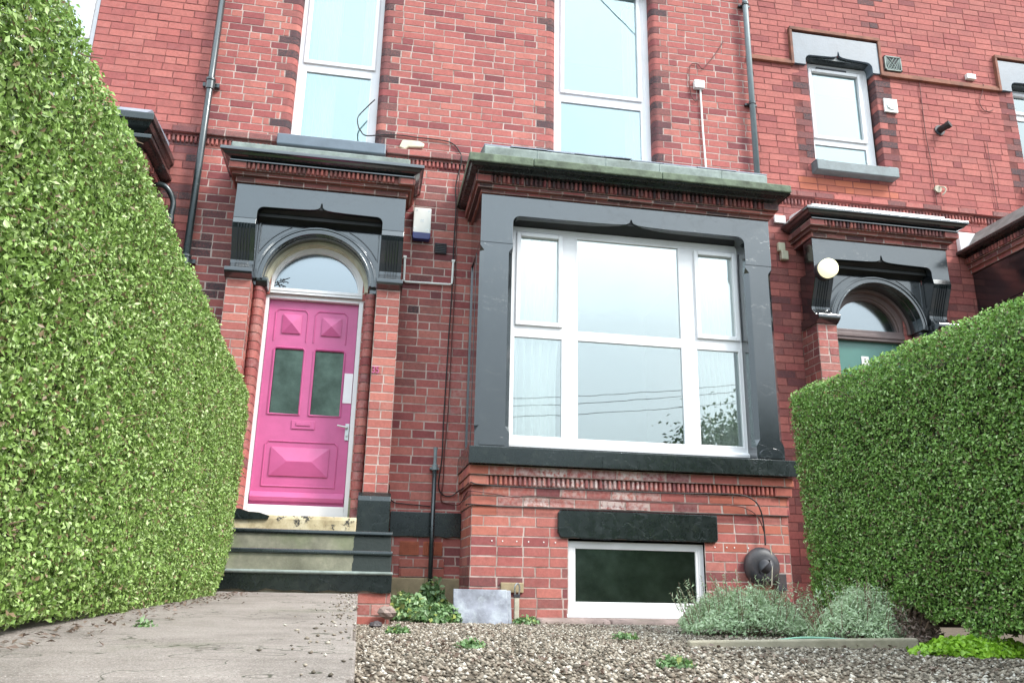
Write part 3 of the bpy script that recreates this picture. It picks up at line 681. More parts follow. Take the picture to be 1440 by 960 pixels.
q = MB(); q.prism([(7.50, 2.60), (7.46, 2.64), (7.46, 2.68), (7.5, 2.70), (7.66, 2.70), (7.66, 2.60)], 'x', -1.135, -1.03); q.build('impost_stone', 'blackworn', house, bevel=.01)
q = MB(); q.box(-1.095, -1.064, 7.66, 7.70, 1.87, 2.06); q.build('entry_intercom', 'paleplastic', house, bevel=.006)
text('house_number', '35', .092, (.045 - .03, 7.352, 1.832), 'pink', house, .004, .8)
q = MB(); q.box(-.045, .075, 7.357, 7.3605, 1.795, 1.865)
# steps
def steps(parent, x0, x1):
    def stp(yf, z0, z1, mat, name='step'):
        q = MB(); q.box(x0, x1, yf + .022, 7.5, z0, z1 - .028); o = q.build(name, mat, parent, bevel=.01)
        q = MB(); q.prism([(yf + .006, z1 - .032), (yf, z1 - .02), (yf + .004, z1), (7.45, z1), (7.45, z1 - .032)], 'x', x0 - .01, x1 + .004); q.build('nosing', 'blackworn', o, bevel=.006)
    stp(6.87, .15, .375, 'step'); stp(6.60, 0, .217, 'step'); 
    q = MB(); n = 26; bot = [(x0 + (x1 - x0) * i / n, -.082 + .008 * math.sin(i * 1.7) + rng.uniform(-.006, .006)) for i in range(n + 1)]
    q.prism(bot + [(x1, .035), (x0, .035)], 'y', 6.36, 7.4); o = q.build('step', 'blackworn', parent)
    q = MB(); q.prism([(6.355, .035), (6.345, .045), (6.35, .061), (7.4, .061), (7.4, .035)], 'x', x0, x1 + .004); q.build('nosing', 'lead', o, bevel=.006)
steps(house, -1.42, .235)
q = MB(); n = 14
q.prism([(-1.1 + i * .08, -.105 + rng.uniform(-.01, .01)) for i in range(15)] + [(.03, -.06), (-1.1, -.06)], 'y', 6.385, 6.6); q.build('step_footing', 'palestone', house, bevel=.006)
b = Bricks(seed=21); b.wall((-.01, 6.38), (1, 0), (0, -1), .245, -.33, -.075, stain=lambda x, z: (.1, .5, .2)); b.wall((.235, 6.38), (0, 1), (1, 0), 1.28, -.33, -.075, stain=lambda x, z: (.3, .3, 0)); b.build('step_side_wall', house)
q = MB(); q.prism([(7.12, .35), (7.12, .47), (7.13, .50), (7.70, .525), (7.70, .35)], 'x', -1.10, -.058); q.build('threshold', 'thresh', house, bevel=.008)
for x0, x1 in ((-1.12, -1.063), (-.143, -.06)): q = MB(); q.box(x0, x1, 7.56, 7.72, .50, .70); q.build('jamb_foot', 'step', house, bevel=.004)
q = MB(); q.prism([(-1.16, .46), (-1.16, .545), (-1.0, .542), (-.93, .52), (-.84, .515), (-.76, .49), (-.77, .465), (-.95, .455)], 'y', 7.10, 7.125); q.build('paint_remnant', 'blackworn', house)
# plinth band, air brick, footing on the wall between door and bay
q = MB(); q.prism([(.236, .385)] + [(.236 + .0645 * i, .385 + rng.uniform(-.008, .008)) for i in range(1, 10)] + [(.88, .385), (.88, .605), (.236, .605)], 'y', W0 - .022, W0 + .01); q.build('plinth_band', 'blackworn', house, bevel=.004)
q = MB()
for x0 in (.335, .545):
    zc = .285
    q.box(x0, x0 + .175, W0 - .004, W0 + .02, .225, .345)
    for i in range(10):
        q.box(x0 + .004 + i * .0172, x0 + .004 + i * .0172 + .007, W0 - .014, W0 - .003, .229, .341)
    for j in range(7): q.box(x0 + .002, x0 + .173, W0 - .0135, W0 - .0032, .227 + j * .0175, .233 + j * .0175)
q.build('air_brick', 'terracotta', house)
q = MB(); q.box(.24, .89, W0 - .03, W0 + .01, -.35, .03); q.build('footing_stone', 'sandstone', house, bevel=.012)
b = Bricks(seed=23); b.course(.34, .74, W0 - .016, W0 + .02, .035, .115, lambda x, z: (0, .1, .3)); b.course(.34, .74, W0 - .016, W0 + .02, .117, .197, lambda x, z: (0, .1, .3), ph=.1); b.build('vent_brick_patch', house)
# upper windows of No. 35
M['curtain2'] = M['curtain']
w1 = casement(house, 'window', -1.0, -.15, 4.29, 6.70, 7.78, [(-.915, -.235, 4.36, 5.13), (-.915, -.235, 5.25, 6.62)], sash=(1,), glass='glassup')
w2 = casement(house, 'window', 1.745, 2.865, 4.29, 6.70, 7.78, [(1.83, 2.765, 4.36, 5.13), (1.86, 2.74, 5.26, 6.62)], sash=(1,), glass='glassup')
q = MB(); q.box(-1.10, -.03, 7.55, 7.80, 4.12, 4.24); q.build('window_sill', 'bluestone', house, bevel=.012)
q = MB(); q.box(1.60, 3.02, 7.58, 7.80, 4.14, 4.26); q.build('window_sill', 'bluestone', house, bevel=.012)
for x0, x1 in ((-1.15, .01), (1.6, 3.0)):
    q = MB(); q.prism(lintel_poly(x0, x1, 6.6, 6.98, x0 + .1, x1 - .1, 6.70, .07), 'y', W0 - .03, W0 + .14); q.build('window_lintel', 'bluestone', house, bevel=.006)

# ------------------------------------------------------------------ bay
BY = 6.93; bx0, bx1 = .882, 3.725
def st_bay(x, z):
    pale = 1.9 * math.exp(-((x - 1.85) / .65) ** 2) if z > .6 and z < .87 else 0.05
    o = .55 if (z > .3 and (x < 1.2 or x > 3.0)) else .05
    so_ = .25 if z < .15 else .05
    if z > 3.4: so_, pale, o = .55, .08, 0
    return (so_, pale, o * random.random())
b = Bricks(seed=31)
hb = (1.712 - bx0, 2.925 - bx0, -.262, .372)
b.wall((bx0, BY), (1, 0), (0, -1), bx1 - bx0, -.36, .618, [hb], st_bay)
b.wall((bx0, BY), (0, 1), (-1, 0), W0 - BY, -.36, .618, (), st_bay); b.wall((bx1, BY), (0, 1), (1, 0), W0 - BY, -.36, .618, (), st_bay)
bay = b.build('bay', house)
b = Bricks(seed=33)
b.course(bx0 - .010, bx1 + .010, BY - .016, W0, .618, .700, st_bay); b.course(bx0 - .010, bx1 + .010, BY - .018, W0, .700, .782, st_bay, ph=.12)
b.dentil(bx0 - .03, bx1 + .03, BY - .05, W0, .783, .868, st_bay, side=True); b.course(bx0 - .042, bx1 + .042, BY - .065, W0, .869, .952, st_bay, ph=.05)
b.build('lower_dentil_course', bay)
q = MB(); q.prism([(6.80, .956), (6.797, 1.094), (6.803, 1.099), (7.0, 1.112), (7.25, 1.118), (7.25, .956)], 'x', .828, 3.79); q.box(.83, .98, 7.2, W0, .958, 1.10); q.box(3.64, 3.789, 7.2, W0, .958, 1.10)
for xj in (1.98, 2.62, 3.5): q.box(xj, xj + .003, 6.7935, 6.796, .957, 1.06)
q.build('window_sill', 'blackworn', bay, bevel=.006)
# head and corner pilasters
q = MB(); q.prism(lintel_poly(bx0, 3.745, 3.00, 3.488, 1.185, 3.475, 3.285, .07, .07), 'y', BY, BY + .20); q.box(bx0 + .001, bx0 + .12, BY + .2, W0, 3.0, 3.488); q.box(3.62, 3.744, BY + .2, W0, 3.0, 3.488)
q.build('bay_lintel', 'black', bay, bevel=.008)
q = MB(); q.prism([(6.945, 3.298), (7.12, 3.264), (7.12, 3.40), (6.945, 3.40)], 'x', 1.192, 3.468); q.build('bay_soffit_shade', 'soffitshade', bay)  # added sloping strip, coloured black as the shade below the bay head
def pilaster(x0, x1, y0, y1, z0, z1, ch, name='corner_pilaster'):
    secs = [(z0, 0), (z0 + .14, 0), (z0 + .20, ch), (z1 - .10, ch), (z1 - .05, 0), (z1, 0)]; vs = []
    for z, c in secs:
        c = max(c, .0005)
        vs += [(x0 + c, y0, z), (x1 - c, y0, z), (x1, y0 + c, z), (x1, y1, z), (x0, y1, z), (x0, y0 + c, z)]
    fs = [(6 * i + k, 6 * i + (k + 1) % 6, 6 * i + 6 + (k + 1) % 6, 6 * i + 6 + k) for i in range(len(secs) - 1) for k in range(6)]
    fs += [tuple(range(6))[::-1], tuple(range(30, 36))]
    q = MB(); q.add(vs, fs)
    return q
for x0, x1 in ((bx0 + .002, 1.188), (3.472, 3.742)):
    q = pilaster(x0, x1, BY + .004, BY + .24, 1.10, 3.02, .038)
    cxp = (x0 + x1) / 2
    q.prism([(cxp - .11, 1.13)] + [(cxp + .11 * math.cos(R(a)), 1.16 + .06 * math.sin(R(a))) for a in range(180, -1, -15)] + [(cxp + .11, 1.13)], 'y', BY - .012, BY + .02)
    q.build('corner_pilaster', 'black', bay, bevel=.003)
    # side return of the bay
    xs0 = x0 if x0 < 2 else x1 - .12
    q = MB(); q.box(xs0 + .012, xs0 + .108, BY + .24, W0, 1.10, 3.02)
    q.box(xs0, xs0 + .12, BY + .30, BY + .33, 1.10, 3.0); q.box(xs0, xs0 + .12, W0 - .08, W0 - .002, 1.10, 3.0); q.build('bay_side', 'black', bay, bevel=.004)
b = Bricks(seed=37)
b.course(bx0 - .012, 3.757, BY - .022, W0, 3.488, 3.522, st_bay); b.course(bx0 - .05, 3.785, BY - .065, W0, 3.522, 3.556, st_bay, ph=.08)
b.dentil(bx0 - .075, 3.81, BY - .11, W0, 3.556, 3.63, st_bay, step=.043); b.build('upper_dentil_course', bay)
q = MB(); cornice(q, .722, 3.86, 6.66, W0, 3.63, 3.665, 3.672); q.build('cornice', 'blackworn', bay, bevel=.003)
q = MB()
for x0, x1 in ((.722, 1.315), (1.318, 2.55), (2.553, 3.862)): q.box(x0, x1, 6.645, 6.82, 3.668 + rng.uniform(-.004, .004), 3.748)
q.box(.722, .86, 6.82, W0, 3.668, 3.746); q.box(3.72, 3.862, 6.82, W0, 3.668, 3.746)
q.build('cornice_stone', 'mossstone', bay, bevel=.01)
q = MB(); q.prism([(6.72, 3.74), (6.715, 3.86), (6.75, 3.885), (W0, 4.11), (W0, 3.74)], 'x', .868, 3.655); 
for xj in (1.36, 2.02, 2.55, 3.18): q.box(xj, xj + .016, 6.712, 6.73, 3.745, 3.868)
q.build('lead_roof', 'lead', bay, bevel=.012)
q = MB()   # ragged slate tiles showing at the front edge of the bay roof
p = .87
while p < 3.66:
    wd = rng.uniform(.22, .42); e = min(p + wd, 3.68); z = 3.892 + rng.uniform(-.004, .006); dx = rng.uniform(0, .03)
    q.add([(p, 6.73 + dx, z), (e - .004, 6.73 + dx, z + rng.uniform(-.006, .006)), (e - .004, W0 - .01, z + .232), (p, W0 - .01, z + .232)] + [(p, 6.73 + dx, z + .012), (e - .004, 6.73 + dx, z + .012), (e - .004, W0 - .01, z + .244), (p, W0 - .01, z + .244)],
          [(0, 1, 2, 3), (4, 5, 6, 7), (0, 1, 5, 4), (1, 2, 6, 5), (3, 0, 4, 7)]); p = e
q.build('roof_slates', 'slate', bay)
# bay window frame
YB = 7.11
bw = casement(bay, 'bay_window', 1.195, 3.515, 1.155, 3.262, YB,
   [(1.285, 1.665, 2.315, 3.172), (1.24, 1.700, 1.250, 2.178), (1.838, 2.868, 2.255, 3.196), (1.838, 2.868, 1.245, 2.178), (3.055, 3.425, 2.31, 3.145), (3.01, 3.445, 1.25, 2.178)], sash=(0, 4))
q = MB(); q.prism([(YB - .03, 1.150), (YB - .035, 1.175), (YB + .0, 1.20), (YB + .03, 1.20), (YB + .03, 1.150)], 'x', 1.193, 3.517); q.build('cill_nose', 'upvc', bw, bevel=.003)
q = MB(); q.box(bx0 + .13, 3.61, BY + .2, W0, 3.262, 3.30); q.build('bay_ceiling', 'room', bay)
q = MB(); q.box(bx0 + .13, 3.61, BY + .33, W0 + .3, 1.0, 1.10); q.build('window_board', 'room', bay)
# basement window, lintel, sill
bs = casement(bay, 'basement_window', 1.712, 2.925, -.25, .352, 6.965, [(1.775, 2.862, -.145, .300)], glass='frost')
q = MB(); q.prism([(6.93, -.262), (6.93, -.235), (6.97, -.205), (7.0, -.205), (7.0, -.262)], 'x', 1.70, 2.937); q.build('cill_nose', 'upvc', bs, bevel=.003)
q = MB(); nn = 22
q.prism([(1.64 + (1.39 * i / nn), .372 + rng.uniform(-.005, .006)) for i in range(nn + 1)] + [(3.045, .40), (3.045, .606), (1.64, .606), (1.618, .58), (1.615, .42)], 'y', 6.905, 6.98); q.build('basement_lintel', 'blackworn', bay, bevel=.008)
q = MB()
q.prism([(6.74, -.36), (6.725, -.30), (6.75, -.268), (6.93, -.262), (6.93, -.36)], 'x', 1.43, 2.02); q.prism([(6.73, -.36), (6.72, -.305), (6.745, -.266), (6.93, -.262), (6.93, -.36)], 'x', 2.028, 2.98)
q.build('basement_sill', 'rockstone', bay, bevel=.02)
q = MB(); q.box(1.66, 2.99, 7.02, 7.75, -.34, -.30); q.box(1.64, 1.66, 7.02, 7.8, -.34, .5); q.box(2.99, 3.01, 7.02, 7.8, -.34, .5); q.box(1.64, 3.01, 7.8, 7.82, -.34, .5); q.box(1.64, 3.01, 7.02, 7.8, .5, .52); q.build('cellar_lining', 'roomdark', bay)
# fixings dots along one course
for xx in (1.06, 1.15, 1.27, 1.37, 1.50, 1.60, 3.02, 3.13, 3.20, 3.33, 3.42): q = MB(); q.tube([(xx, BY - .004, .335), (xx, BY + .01, .335)], .006, 8); q.build('brick_fixing', 'whiteplastic', bay)

# ================================================================== NEIGHBOUR TO THE RIGHT
def st_right(x, z):
    s_ = .08; o = 0; p = .03
    if 4.3 < z < 4.47 and 4.55 < x < 5.75: o = .9
    if z < 4.1: s_ += .22
    if abs(x - 5.72) < .14 and z > 4.3: s_ += .35
    return (s_, p, o * (.6 + .4 * random.random()))
rh = empty('terraced_house', (6.6, W0, -.3), 'red brick house on the right with green door and lit lamp', 'house')
RX1 = 10.4
b = Bricks(joint=.0055, seed=41)
H = [(4.76, 5.68, .35, 2.61), (4.80, 5.64, 2.6, 3.15), (4.79, 5.65, -.35 + 60 * BH, 6.06), (7.53, 8.39, -.35 + 60 * BH, 6.06), (7.0, 9.6, .9, 3.4)]
b.wall((XR, W0), (1, 0), (0, -1), RX1 - XR, -.35, 8.3, [(h[0] - XR, h[1] - XR, h[2], h[3]) for h in H], st_right, ph=.07, quoins=.014)
for x, sd_ in ((4.79, -1), (5.65, 1), (7.53, -1), (8.39, 1)): b.quoin(x, sd_, W0 - .001, -.35 + 60 * BH, 5.97, r=.012)
b.build('wall', rh, ('brick2', 'mortar2'))
for h in H: rv = MB(); reveal(rv, h[0], h[1], h[2], h[3], W0 + (.125 if h[2] > 4 else .004), W0 + .3); rv.build('wall_reveal', 'brown', rh)
shell(rh, XR, RX1, 'right', H)
string_course(rh, [(XR, RX1)], mats=('brick2', 'mortar2'))
dc2 = doorcase(rh, 5.22, lambda x, z: (.2 + (.2 if z > 3.5 else 0), .15, 0), True)
q = MB(); c5 = 5.22
q.box(c5 - .46, c5 - .385, 7.69, 7.80, .53, 2.60); q.box(c5 + .385, c5 + .46, 7.69, 7.80, .53, 2.60); q.box(c5 - .46, c5 + .46, 7.68, 7.80, 2.575, 2.69)
q.box(c5 - .46, c5 + .46, 7.672, 7.70, 2.61, 2.65); q.arc(c5, 2.68, .385, .46, 7.69, 7.80); q.arc(c5, 2.68, .365, .39, 7.71, 7.78); q.arc(c5, 2.66, .455, .483, 7.64, 7.72)
df2 = q.build('door_frame', 'brown', rh, bevel=.004)
q = MB(); q.prism([(c5 + .38 * math.cos(R(a)), 2.685 + .38 * math.sin(R(a))) for a in range(0, 181, 6)], 'y', 7.745, 7.751); q.build('fanlight_pane', 'fan', df2)
q = MB(); q.box(c5 - .385, c5 + .385, 7.74, 7.78, .6, 2.575); d2 = q.build('front_door', 'teal', rh)
for za, zb in ((.75, 1.3), (1.45, 2.2)):
    q = MB(); q.tube([(c5 - .28, 7.739, za), (c5 + .28, 7.739, za), (c5 + .28, 7.739, zb), (c5 - .28, 7.739, zb), (c5 - .28, 7.739, za)], .01, 6); q.build('panel_moulding', 'teal', d2)
q = MB(); q.box(c5 - .076, c5 + .01, 7.734, 7.741, 2.315, 2.41); nn = q.build('door_notice', 'whiteplastic', d2)
q = MB(); q.box(c5 - .045, c5 - .022, 7.7325, 7.7345, 2.375, 2.382); q.box(c5 - .045, c5 - .022, 7.7325, 7.7345, 2.36, 2.366); q.box(c5 - .045, c5 - .022, 7.7325, 7.7345, 2.345, 2.351); q.build('notice_mark', 'darkplastic', nn)
for x0, x1 in ((4.80, 5.62), (7.54, 8.36)):
    left = x0 < 6
    panes = [(x0 + .085, x1 - .12, 5.06, 5.93), (x0 + .055, x1 - .10, 4.73, 4.96)] if left else [(x0 + .07, x1 - .07, 5.72, 5.96), (x0 + .07, x1 - .07, 4.73, 5.62)]
    wn = casement(rh, 'window', x0, x1, 4.66, 6.03, 7.775, panes, sash=(0,), glass='glassup')
    if left:
        q = MB(); q.box(x0 + .16, x0 + .55, 7.757, 7.777, 5.965, 5.985); q.build('trickle_vent', 'darkplastic', wn)
    q = MB(); q.box(x0 - .075, x1 + .115, 7.545, 7.80, 4.50, 4.62); q.box(x0 - .075, x0 + .03, 7.56, 7.68, 4.62, 4.635); q.box(x1 - .0, x1 + .115, 7.56, 7.68, 4.62, 4.635); q.build('window_sill', 'greystone', rh, bevel=.01)
    q = MB(); q.prism(lintel_poly(x0 - .19, x1 + .10, 5.915, 6.34, x0 - .04, x1 + .0, 6.05, .09, .07), 'y', W0 - .03, W0 + .12); q.build('window_lintel', 'bluestone', rh, bevel=.006)
    q = MB(); q.box(x0 - .05, x1 + .02, W0 + .0, W0 + .14, 6.035, 6.09); q.build('lintel_soffit', 'blackworn', rh)
q = MB()
for x0, x1 in ((XR, 4.58), (5.745, 7.33), (8.48, RX1)):
    q.box(x0, x1, W0 - .04, W0 + .01, 5.895, 5.935); q.box(x0, x1, W0 - .025, W0 + .01, 5.935, 5.965)
for x in (4.572, 5.722, 7.315, 8.46): q.box(x, x + .035, W0 - .045, W0 + .01, 5.895, 6.39)
for x0, x1 in ((4.58, 5.75), (7.32, 8.49)): q.box(x0, x1, W0 - .048, W0 + .01, 6.365, 6.41)
q.build('string_band', 'brownband', rh, bevel=.005)
# right neighbour's bay (left return and roof edge are what shows)
def far_bay(parent, x0, x1, yf, white=True):
    rb = MB(); rb.box(x0 + .12, x1 - .12, yf + .27, W0, 3.0, 3.45); rb.box(x0 + .12, x0 + .36, yf + .27, W0, 1.1, 3.0); rb.box(x1 - .36, x1 - .12, yf + .27, W0, 1.1, 3.0)
    rb.box(x0 + .05, x1 - .05, yf + .2, W0, .95, 1.1)
    o = rb.build('bay', 'black', parent, bevel=.01)
    bb = Bricks(seed=int(60 + x0)); bb.course(x0 + .1, x1 - .1, yf + .25, W0, 3.45, 3.50, st_string); bb.course(x0 + .07, x1 - .07, yf + .21, W0, 3.50, 3.55, st_string)
    bb.dentil(x0 + .05, x1 - .05, yf + .17, W0, 3.55, 3.625, st_string)
    # notched bricks on the returns as well
    for xs_, nrm in ((x0 + .05, -1), (x1 - .05, 1)):
        p = yf + .2
        while p < W0 - .05:
            cc = bb.color(xs_, 3.6, st_string); bb.block((xs_ + nrm * .018, 0), (0, 1), (nrm, 0), p, p + .036, 3.555, 3.622, cc, rec=.03); p += .045
    bb.build('dentil_course', o); bb = Bricks(seed=int(70 + x0))
    bb.wall((x0 + .12, yf + .27), (1, 0), (0, -1), x1 - x0 - .24, -.36, .95); bb.wall((x0 + .12, yf + .27), (0, 1), (-1, 0), W0 - yf - .27, -.36, .95); bb.wall((x1 - .12, yf + .27), (0, 1), (1, 0), W0 - yf - .27, -.36, .95)
    bb.build('bay_brickwork', o)
    c = MB(); cornice(c, x0 - .05, x1 + .05, yf, W0, 3.625, 3.66, 3.70); c.build('cornice', 'blackworn', o, bevel=.003)
    return o
ob = far_bay(rh, 6.47, 9.45, 6.60)
q = MB(); q.prism([(6.5, 3.70), (6.66, 3.94), (9.3, 3.94), (9.46, 3.70)], 'y', 6.60, W0 - .002); q.build('bay_roof', 'weathered', ob, bevel=.01)
q = MB(); q.box(6.44, 6.70, W0 - .06, W0 + .0, 3.66, 3.93); q.build('white_upstand', 'white', ob, bevel=.008)
casement(ob, 'bay_window', 6.86, 9.06, 1.1, 3.0, 6.95, [(6.95, 7.4, 1.2, 2.9), (7.55, 8.4, 1.2, 2.9), (8.55, 8.98, 1.2, 2.9)])
q = MB(); q.box(6.592, 6.60, 6.98, 7.60, 2.60, 2.98); q.build('side_blind', 'cream', ob)

# ================================================================== NEIGHBOUR TO THE LEFT
lh = empty('terraced_house', (-5, W0, -.3), 'red brick house on the left, mostly hidden behind the tall hedge, with black cornice', 'house')
def st_left(x, z): return (.06 if z > 4.3 else .2 + .25 * (x > -2.2), .06, 0)
b = Bricks(joint=.0055, seed=43); LX0 = -9.0
H = [(-4.0, -2.98, 4.3, 6.2), (-5.5, -2.6, .9, 3.4)]
b.wall((LX0, W0), (1, 0), (0, -1), XL - LX0, -.35, 8.3, [(h[0] - LX0, h[1] - LX0, h[2], h[3]) for h in H], st_left, ph=.03)
b.build('wall', lh, ('brick2', 'mortar2'))
for h in H: rv = MB(); reveal(rv, h[0], h[1], h[2], h[3], W0 + .004, W0 + .3); rv.build('wall_reveal', 'brown', lh)
shell(lh, LX0, XL, 'left', H)
string_course(lh, [(LX0, XL)], mats=('brick2', 'mortar2'))
casement(lh, 'window', -3.98, -3.0, 4.32, 6.18, 7.74, [(-3.9, -3.08, 4.4, 5.1), (-3.9, -3.08, 5.2, 6.1)], sash=(1,))
lb = far_bay(lh, -5.6, -2.10, 6.85)
q = MB(); cornice(q, -5.65, -2.05, 6.83, W0, 3.70, 3.83, 3.90); q.build('gutter_moulding', 'blackworn', lb, bevel=.004)
q = MB(); q.prism([(6.84, 3.90), (7.0, 4.02), (W0, 4.06), (W0, 3.90)], 'x', -5.5, -2.12); q.build('bay_roof', 'slate', lb)
casement(lb, 'bay_window', -5.2, -2.45, 1.1, 3.0, 7.2, [(-5.1, -4.5, 1.2, 2.9), (-4.3, -3.4, 1.2, 2.9), (-3.2, -2.55, 1.2, 2.9)])

# ================================================================== THINGS FIXED TO THE WALLS
def thing(mb, name, mats, label, cat, group=None, **k):
    return props(mb.build(name, mats, **k), label, cat, group)
def bracket(q, x, y, z, r): q.tube([(x, y, z - .03), (x, y, z - .02), (x, y, z + .02), (x, y, z + .03)], [r * 1.02, r * 1.35, r * 1.35, r * 1.02], 12); q.box(x - .075, x + .075, W0 - .02, W0 - .004, z - .02, z + .015)
t = empty('drainpipe', (-1.80, 7.59, -.3), 'long black drainpipe running down the wall left of the pink door', 'drainpipe', 'wall drainpipes')
q = MB(); q.tube([(-1.80, 7.585, -.3), (-1.80, 7.585, 8.2)], .034, 16); q.build('pipe', 'pipe', t, smooth=True)
for z in (.9, 2.83, 4.72, 6.5):
    q = MB(); q.tube([(-1.80, 7.585, z - .07), (-1.80, 7.585, z - .065), (-1.80, 7.585, z + .02), (-1.80, 7.585, z + .03), (-1.80, 7.585, z + .05), (-1.80, 7.585, z + .055)], [.036, .043, .043, .05, .05, .036], 16)
    q.box(-1.88, -1.72, 7.62, 7.662, z - .01, z + .03); q.build('pipe_collar', 'pipe', t)
t = empty('drainpipe', (4.02, 7.6, 4.0), 'grey drainpipe ending on the bay roof at its right end', 'drainpipe', 'wall drainpipes')
q = MB(); q.tube([(4.02, 7.60, 4.03), (4.02, 7.60, 8.2)], .032, 16); q.build('pipe', 'pipegrey', t, smooth=True)
q = MB(); q.tube([(4.0, 7.57, 3.96), (4.02, 7.60, 4.04)], .04, 14); q.build('pipe_shoe', 'pipegrey', t)
for z in (4.24, 5.27, 6.6):
    q = MB(); q.tube([(4.02, 7.60, z - .02), (4.02, 7.60, z - .015), (4.02, 7.60, z + .015), (4.02, 7.60, z + .02)], [.034, .041, .041, .034], 14); q.box(3.95, 4.09, 7.63, 7.664, z - .012, z + .012); q.build('pipe_collar', 'pipe', t)
t = empty('drainpipe', (-2.02, 7.6, 3.0), 'short bent waste pipe under the black cornice at far left', 'drainpipe')
q = MB(); q.tube(spline([(-2.16, 7.55, 3.56), (-2.06, 7.56, 3.54), (-1.99, 7.6, 3.42), (-1.99, 7.6, 3.25), (-1.99, 7.6, 2.9), (-1.99, 7.6, 1.0), (-1.99, 7.6, -.3)], 6), .028, 12); q.build('pipe', 'pipe', t, smooth=True)
q = MB(); q.tube([(-1.99, 7.6, 3.20), (-1.99, 7.6, 3.26)], .034, 12); q.build('pipe_collar', 'pipe', t)
t = empty('standpipe', (.63, 7.58, -.3), 'thin black waste pipe standing against the wall left of the bay', 'pipe')
q = MB(); q.tube([(.615, 7.56, -.3), (.612, 7.585, 1.01)], .021, 12); q.build('pipe', 'pipe', t, smooth=True)
q = MB(); q.tube([(.612, 7.585, .98), (.612, 7.585, 1.03), (.612, 7.585, 1.035), (.612, 7.585, 1.15), (.612, 7.585, 1.19)], [.026, .026, .016, .016, .021], 12); q.box(.57, .655, 7.6, 7.662, .99, 1.01); q.build('valve', 'pipegrey', t)
t = empty('alarm_box', (.375, W0, 3.42), 'white burglar alarm box with a dark blue base beside the door surround', 'alarm box')
q = MB(); q.prism([(.287, 3.325), (.463, 3.325), (.463, 3.597), (.287, 3.597)], 'y', 7.60, 7.668); q.build('casing', 'whiteplastic', t, bevel=.008)
q = MB(); q.prism([(.300, 3.258), (.452, 3.258), (.464, 3.275), (.464, 3.330), (.286, 3.330), (.286, 3.275)], 'y', 7.597, 7.668); q.build('strobe_base', 'blue', t, bevel=.006)
for x_, z_ in ((.32, 3.565), (.44, 3.565), (.43, 3.36), (.305, 3.37)): q = MB(); q.tube([(x_, 7.598, z_), (x_, 7.602, z_)], .009, 10); q.build('screw', 'steel', t)
q = MB()
q.box(.360, .392, 7.5975, 7.601, 3.462, 3.468); q.box(.360, .364, 7.5975, 7.601, 3.44, 3.468); q.box(.388, .392, 7.5975, 7.601, 3.44, 3.468); q.box(.372, .380, 7.5975, 7.601, 3.446, 3.458); q.build('face_mark', 'steel', t)
q = MB(); q.box(.515, .635, 7.652, 7.668, 3.14, 3.255)
for i in range(6): q.box(.52, .63, 7.642, 7.655, 3.147 + i * .018, 3.156 + i * .018)
thing(q, 'air_brick', 'darkplastic', 'small square dark air brick below the alarm box', 'air brick', bevel=.003)
q = MB(); q.tube([(.228, 7.645, 3.075), (.230, 7.645, 2.825), (.245, 7.645, 2.812), (.69, 7.645, 2.820), (.703, 7.645, 2.835), (.708, 7.645, 3.075)], .0115, 10)
for p in ((.228, 3.07), (.708, 3.07)): q.box(p[0] - .016, p[0] + .016, 7.632, 7.66, p[1] - .012, p[1] + .012)
thing(q, 'conduit', 'whiteplastic', 'thin white U-shaped conduit on the brick wall below the alarm box', 'conduit')
t = empty('junction_box', (3.40, W0, 5.45), 'white junction box with a thin white pipe down to the bay roof', 'junction box')
q = MB(); q.box(3.345, 3.465, 7.61, 7.668, 5.40, 5.50); q.build('box', 'whiteplastic', t, bevel=.006)
q = MB(); q.tube([(3.425, 7.65, 5.40), (3.43, 7.65, 4.9), (3.455, 7.65, 4.02)], .011, 8); q.build('conduit_pipe', 'whiteplastic', t)
def cable(pts, r, mat, label, name='cable', group='cables on the walls', k=8):
    q = MB(); q.tube(spline(pts, k), r, 6); return thing(q, name, mat, label, 'cable', group, smooth=True)
YW = 7.655
cable([(-.18, 7.66, 4.80), (-.27, 7.66, 4.68), (-.335, 7.65, 4.57), (-.33, 7.64, 4.47), (-.30, 7.64, 4.41), (-.24, 7.65, 4.365), (-.06, YW, 4.40), (.12, YW, 4.415), (.27, YW, 4.41), (.45, YW, 4.41), (.60, YW, 4.40), (.68, YW, 4.36), (.735, YW, 4.28), (.745, YW - .05, 4.20), (.735, 7.62, 4.10), (.70, YW, 3.9), (.712, YW, 3.67), (.705, YW, 3.2), (.708, YW, 2.82), (.695, YW, 2.3), (.69, YW, 2.0), (.68, YW, 1.4), (.68, YW, 1.1), (.66, YW, .86), (.70, YW, .77), (.78, YW, .76), (.84, 7.60, .80), (.855, 7.2, .80), (.86, 6.88, .80), (.95, 6.865, .785), (1.4, 6.868, .775), (1.95, 6.868, .775), (2.5, 6.868, .775), (3.0, 6.868, .785), (3.25, 6.865, .785), (3.38, 6.865, .74), (3.44, 6.87, .65), (3.465, 6.88, .5), (3.46, 6.87, .36)], .0065, 'rubber', 'long black cable from the upper left window down to the round cover')
cable([(.735, YW, 4.1), (.725, YW, 3.4), (.735, YW, 2.8), (.725, YW, 2.2), (.72, YW, 1.6), (.70, YW, 1.15), (.70, YW, .9), (.69, YW, .72), (.76, YW, .69), (.85, 7.60, .68), (.862, 7.2, .73), (.86, 6.89, .73), (1.05, 6.885, .715), (1.25, 6.88, .69), (1.4, 6.885, .71), (2.2, 6.885, .69), (2.9, 6.885, .69), (3.2, 6.885, .69), (3.34, 6.885, .66), (3.43, 6.89, .58), (3.47, 6.88, .44), (3.465, 6.87, .36)], .005, 'redcable', 'thinner reddish cable running beside the black one and along the bay below the sill')
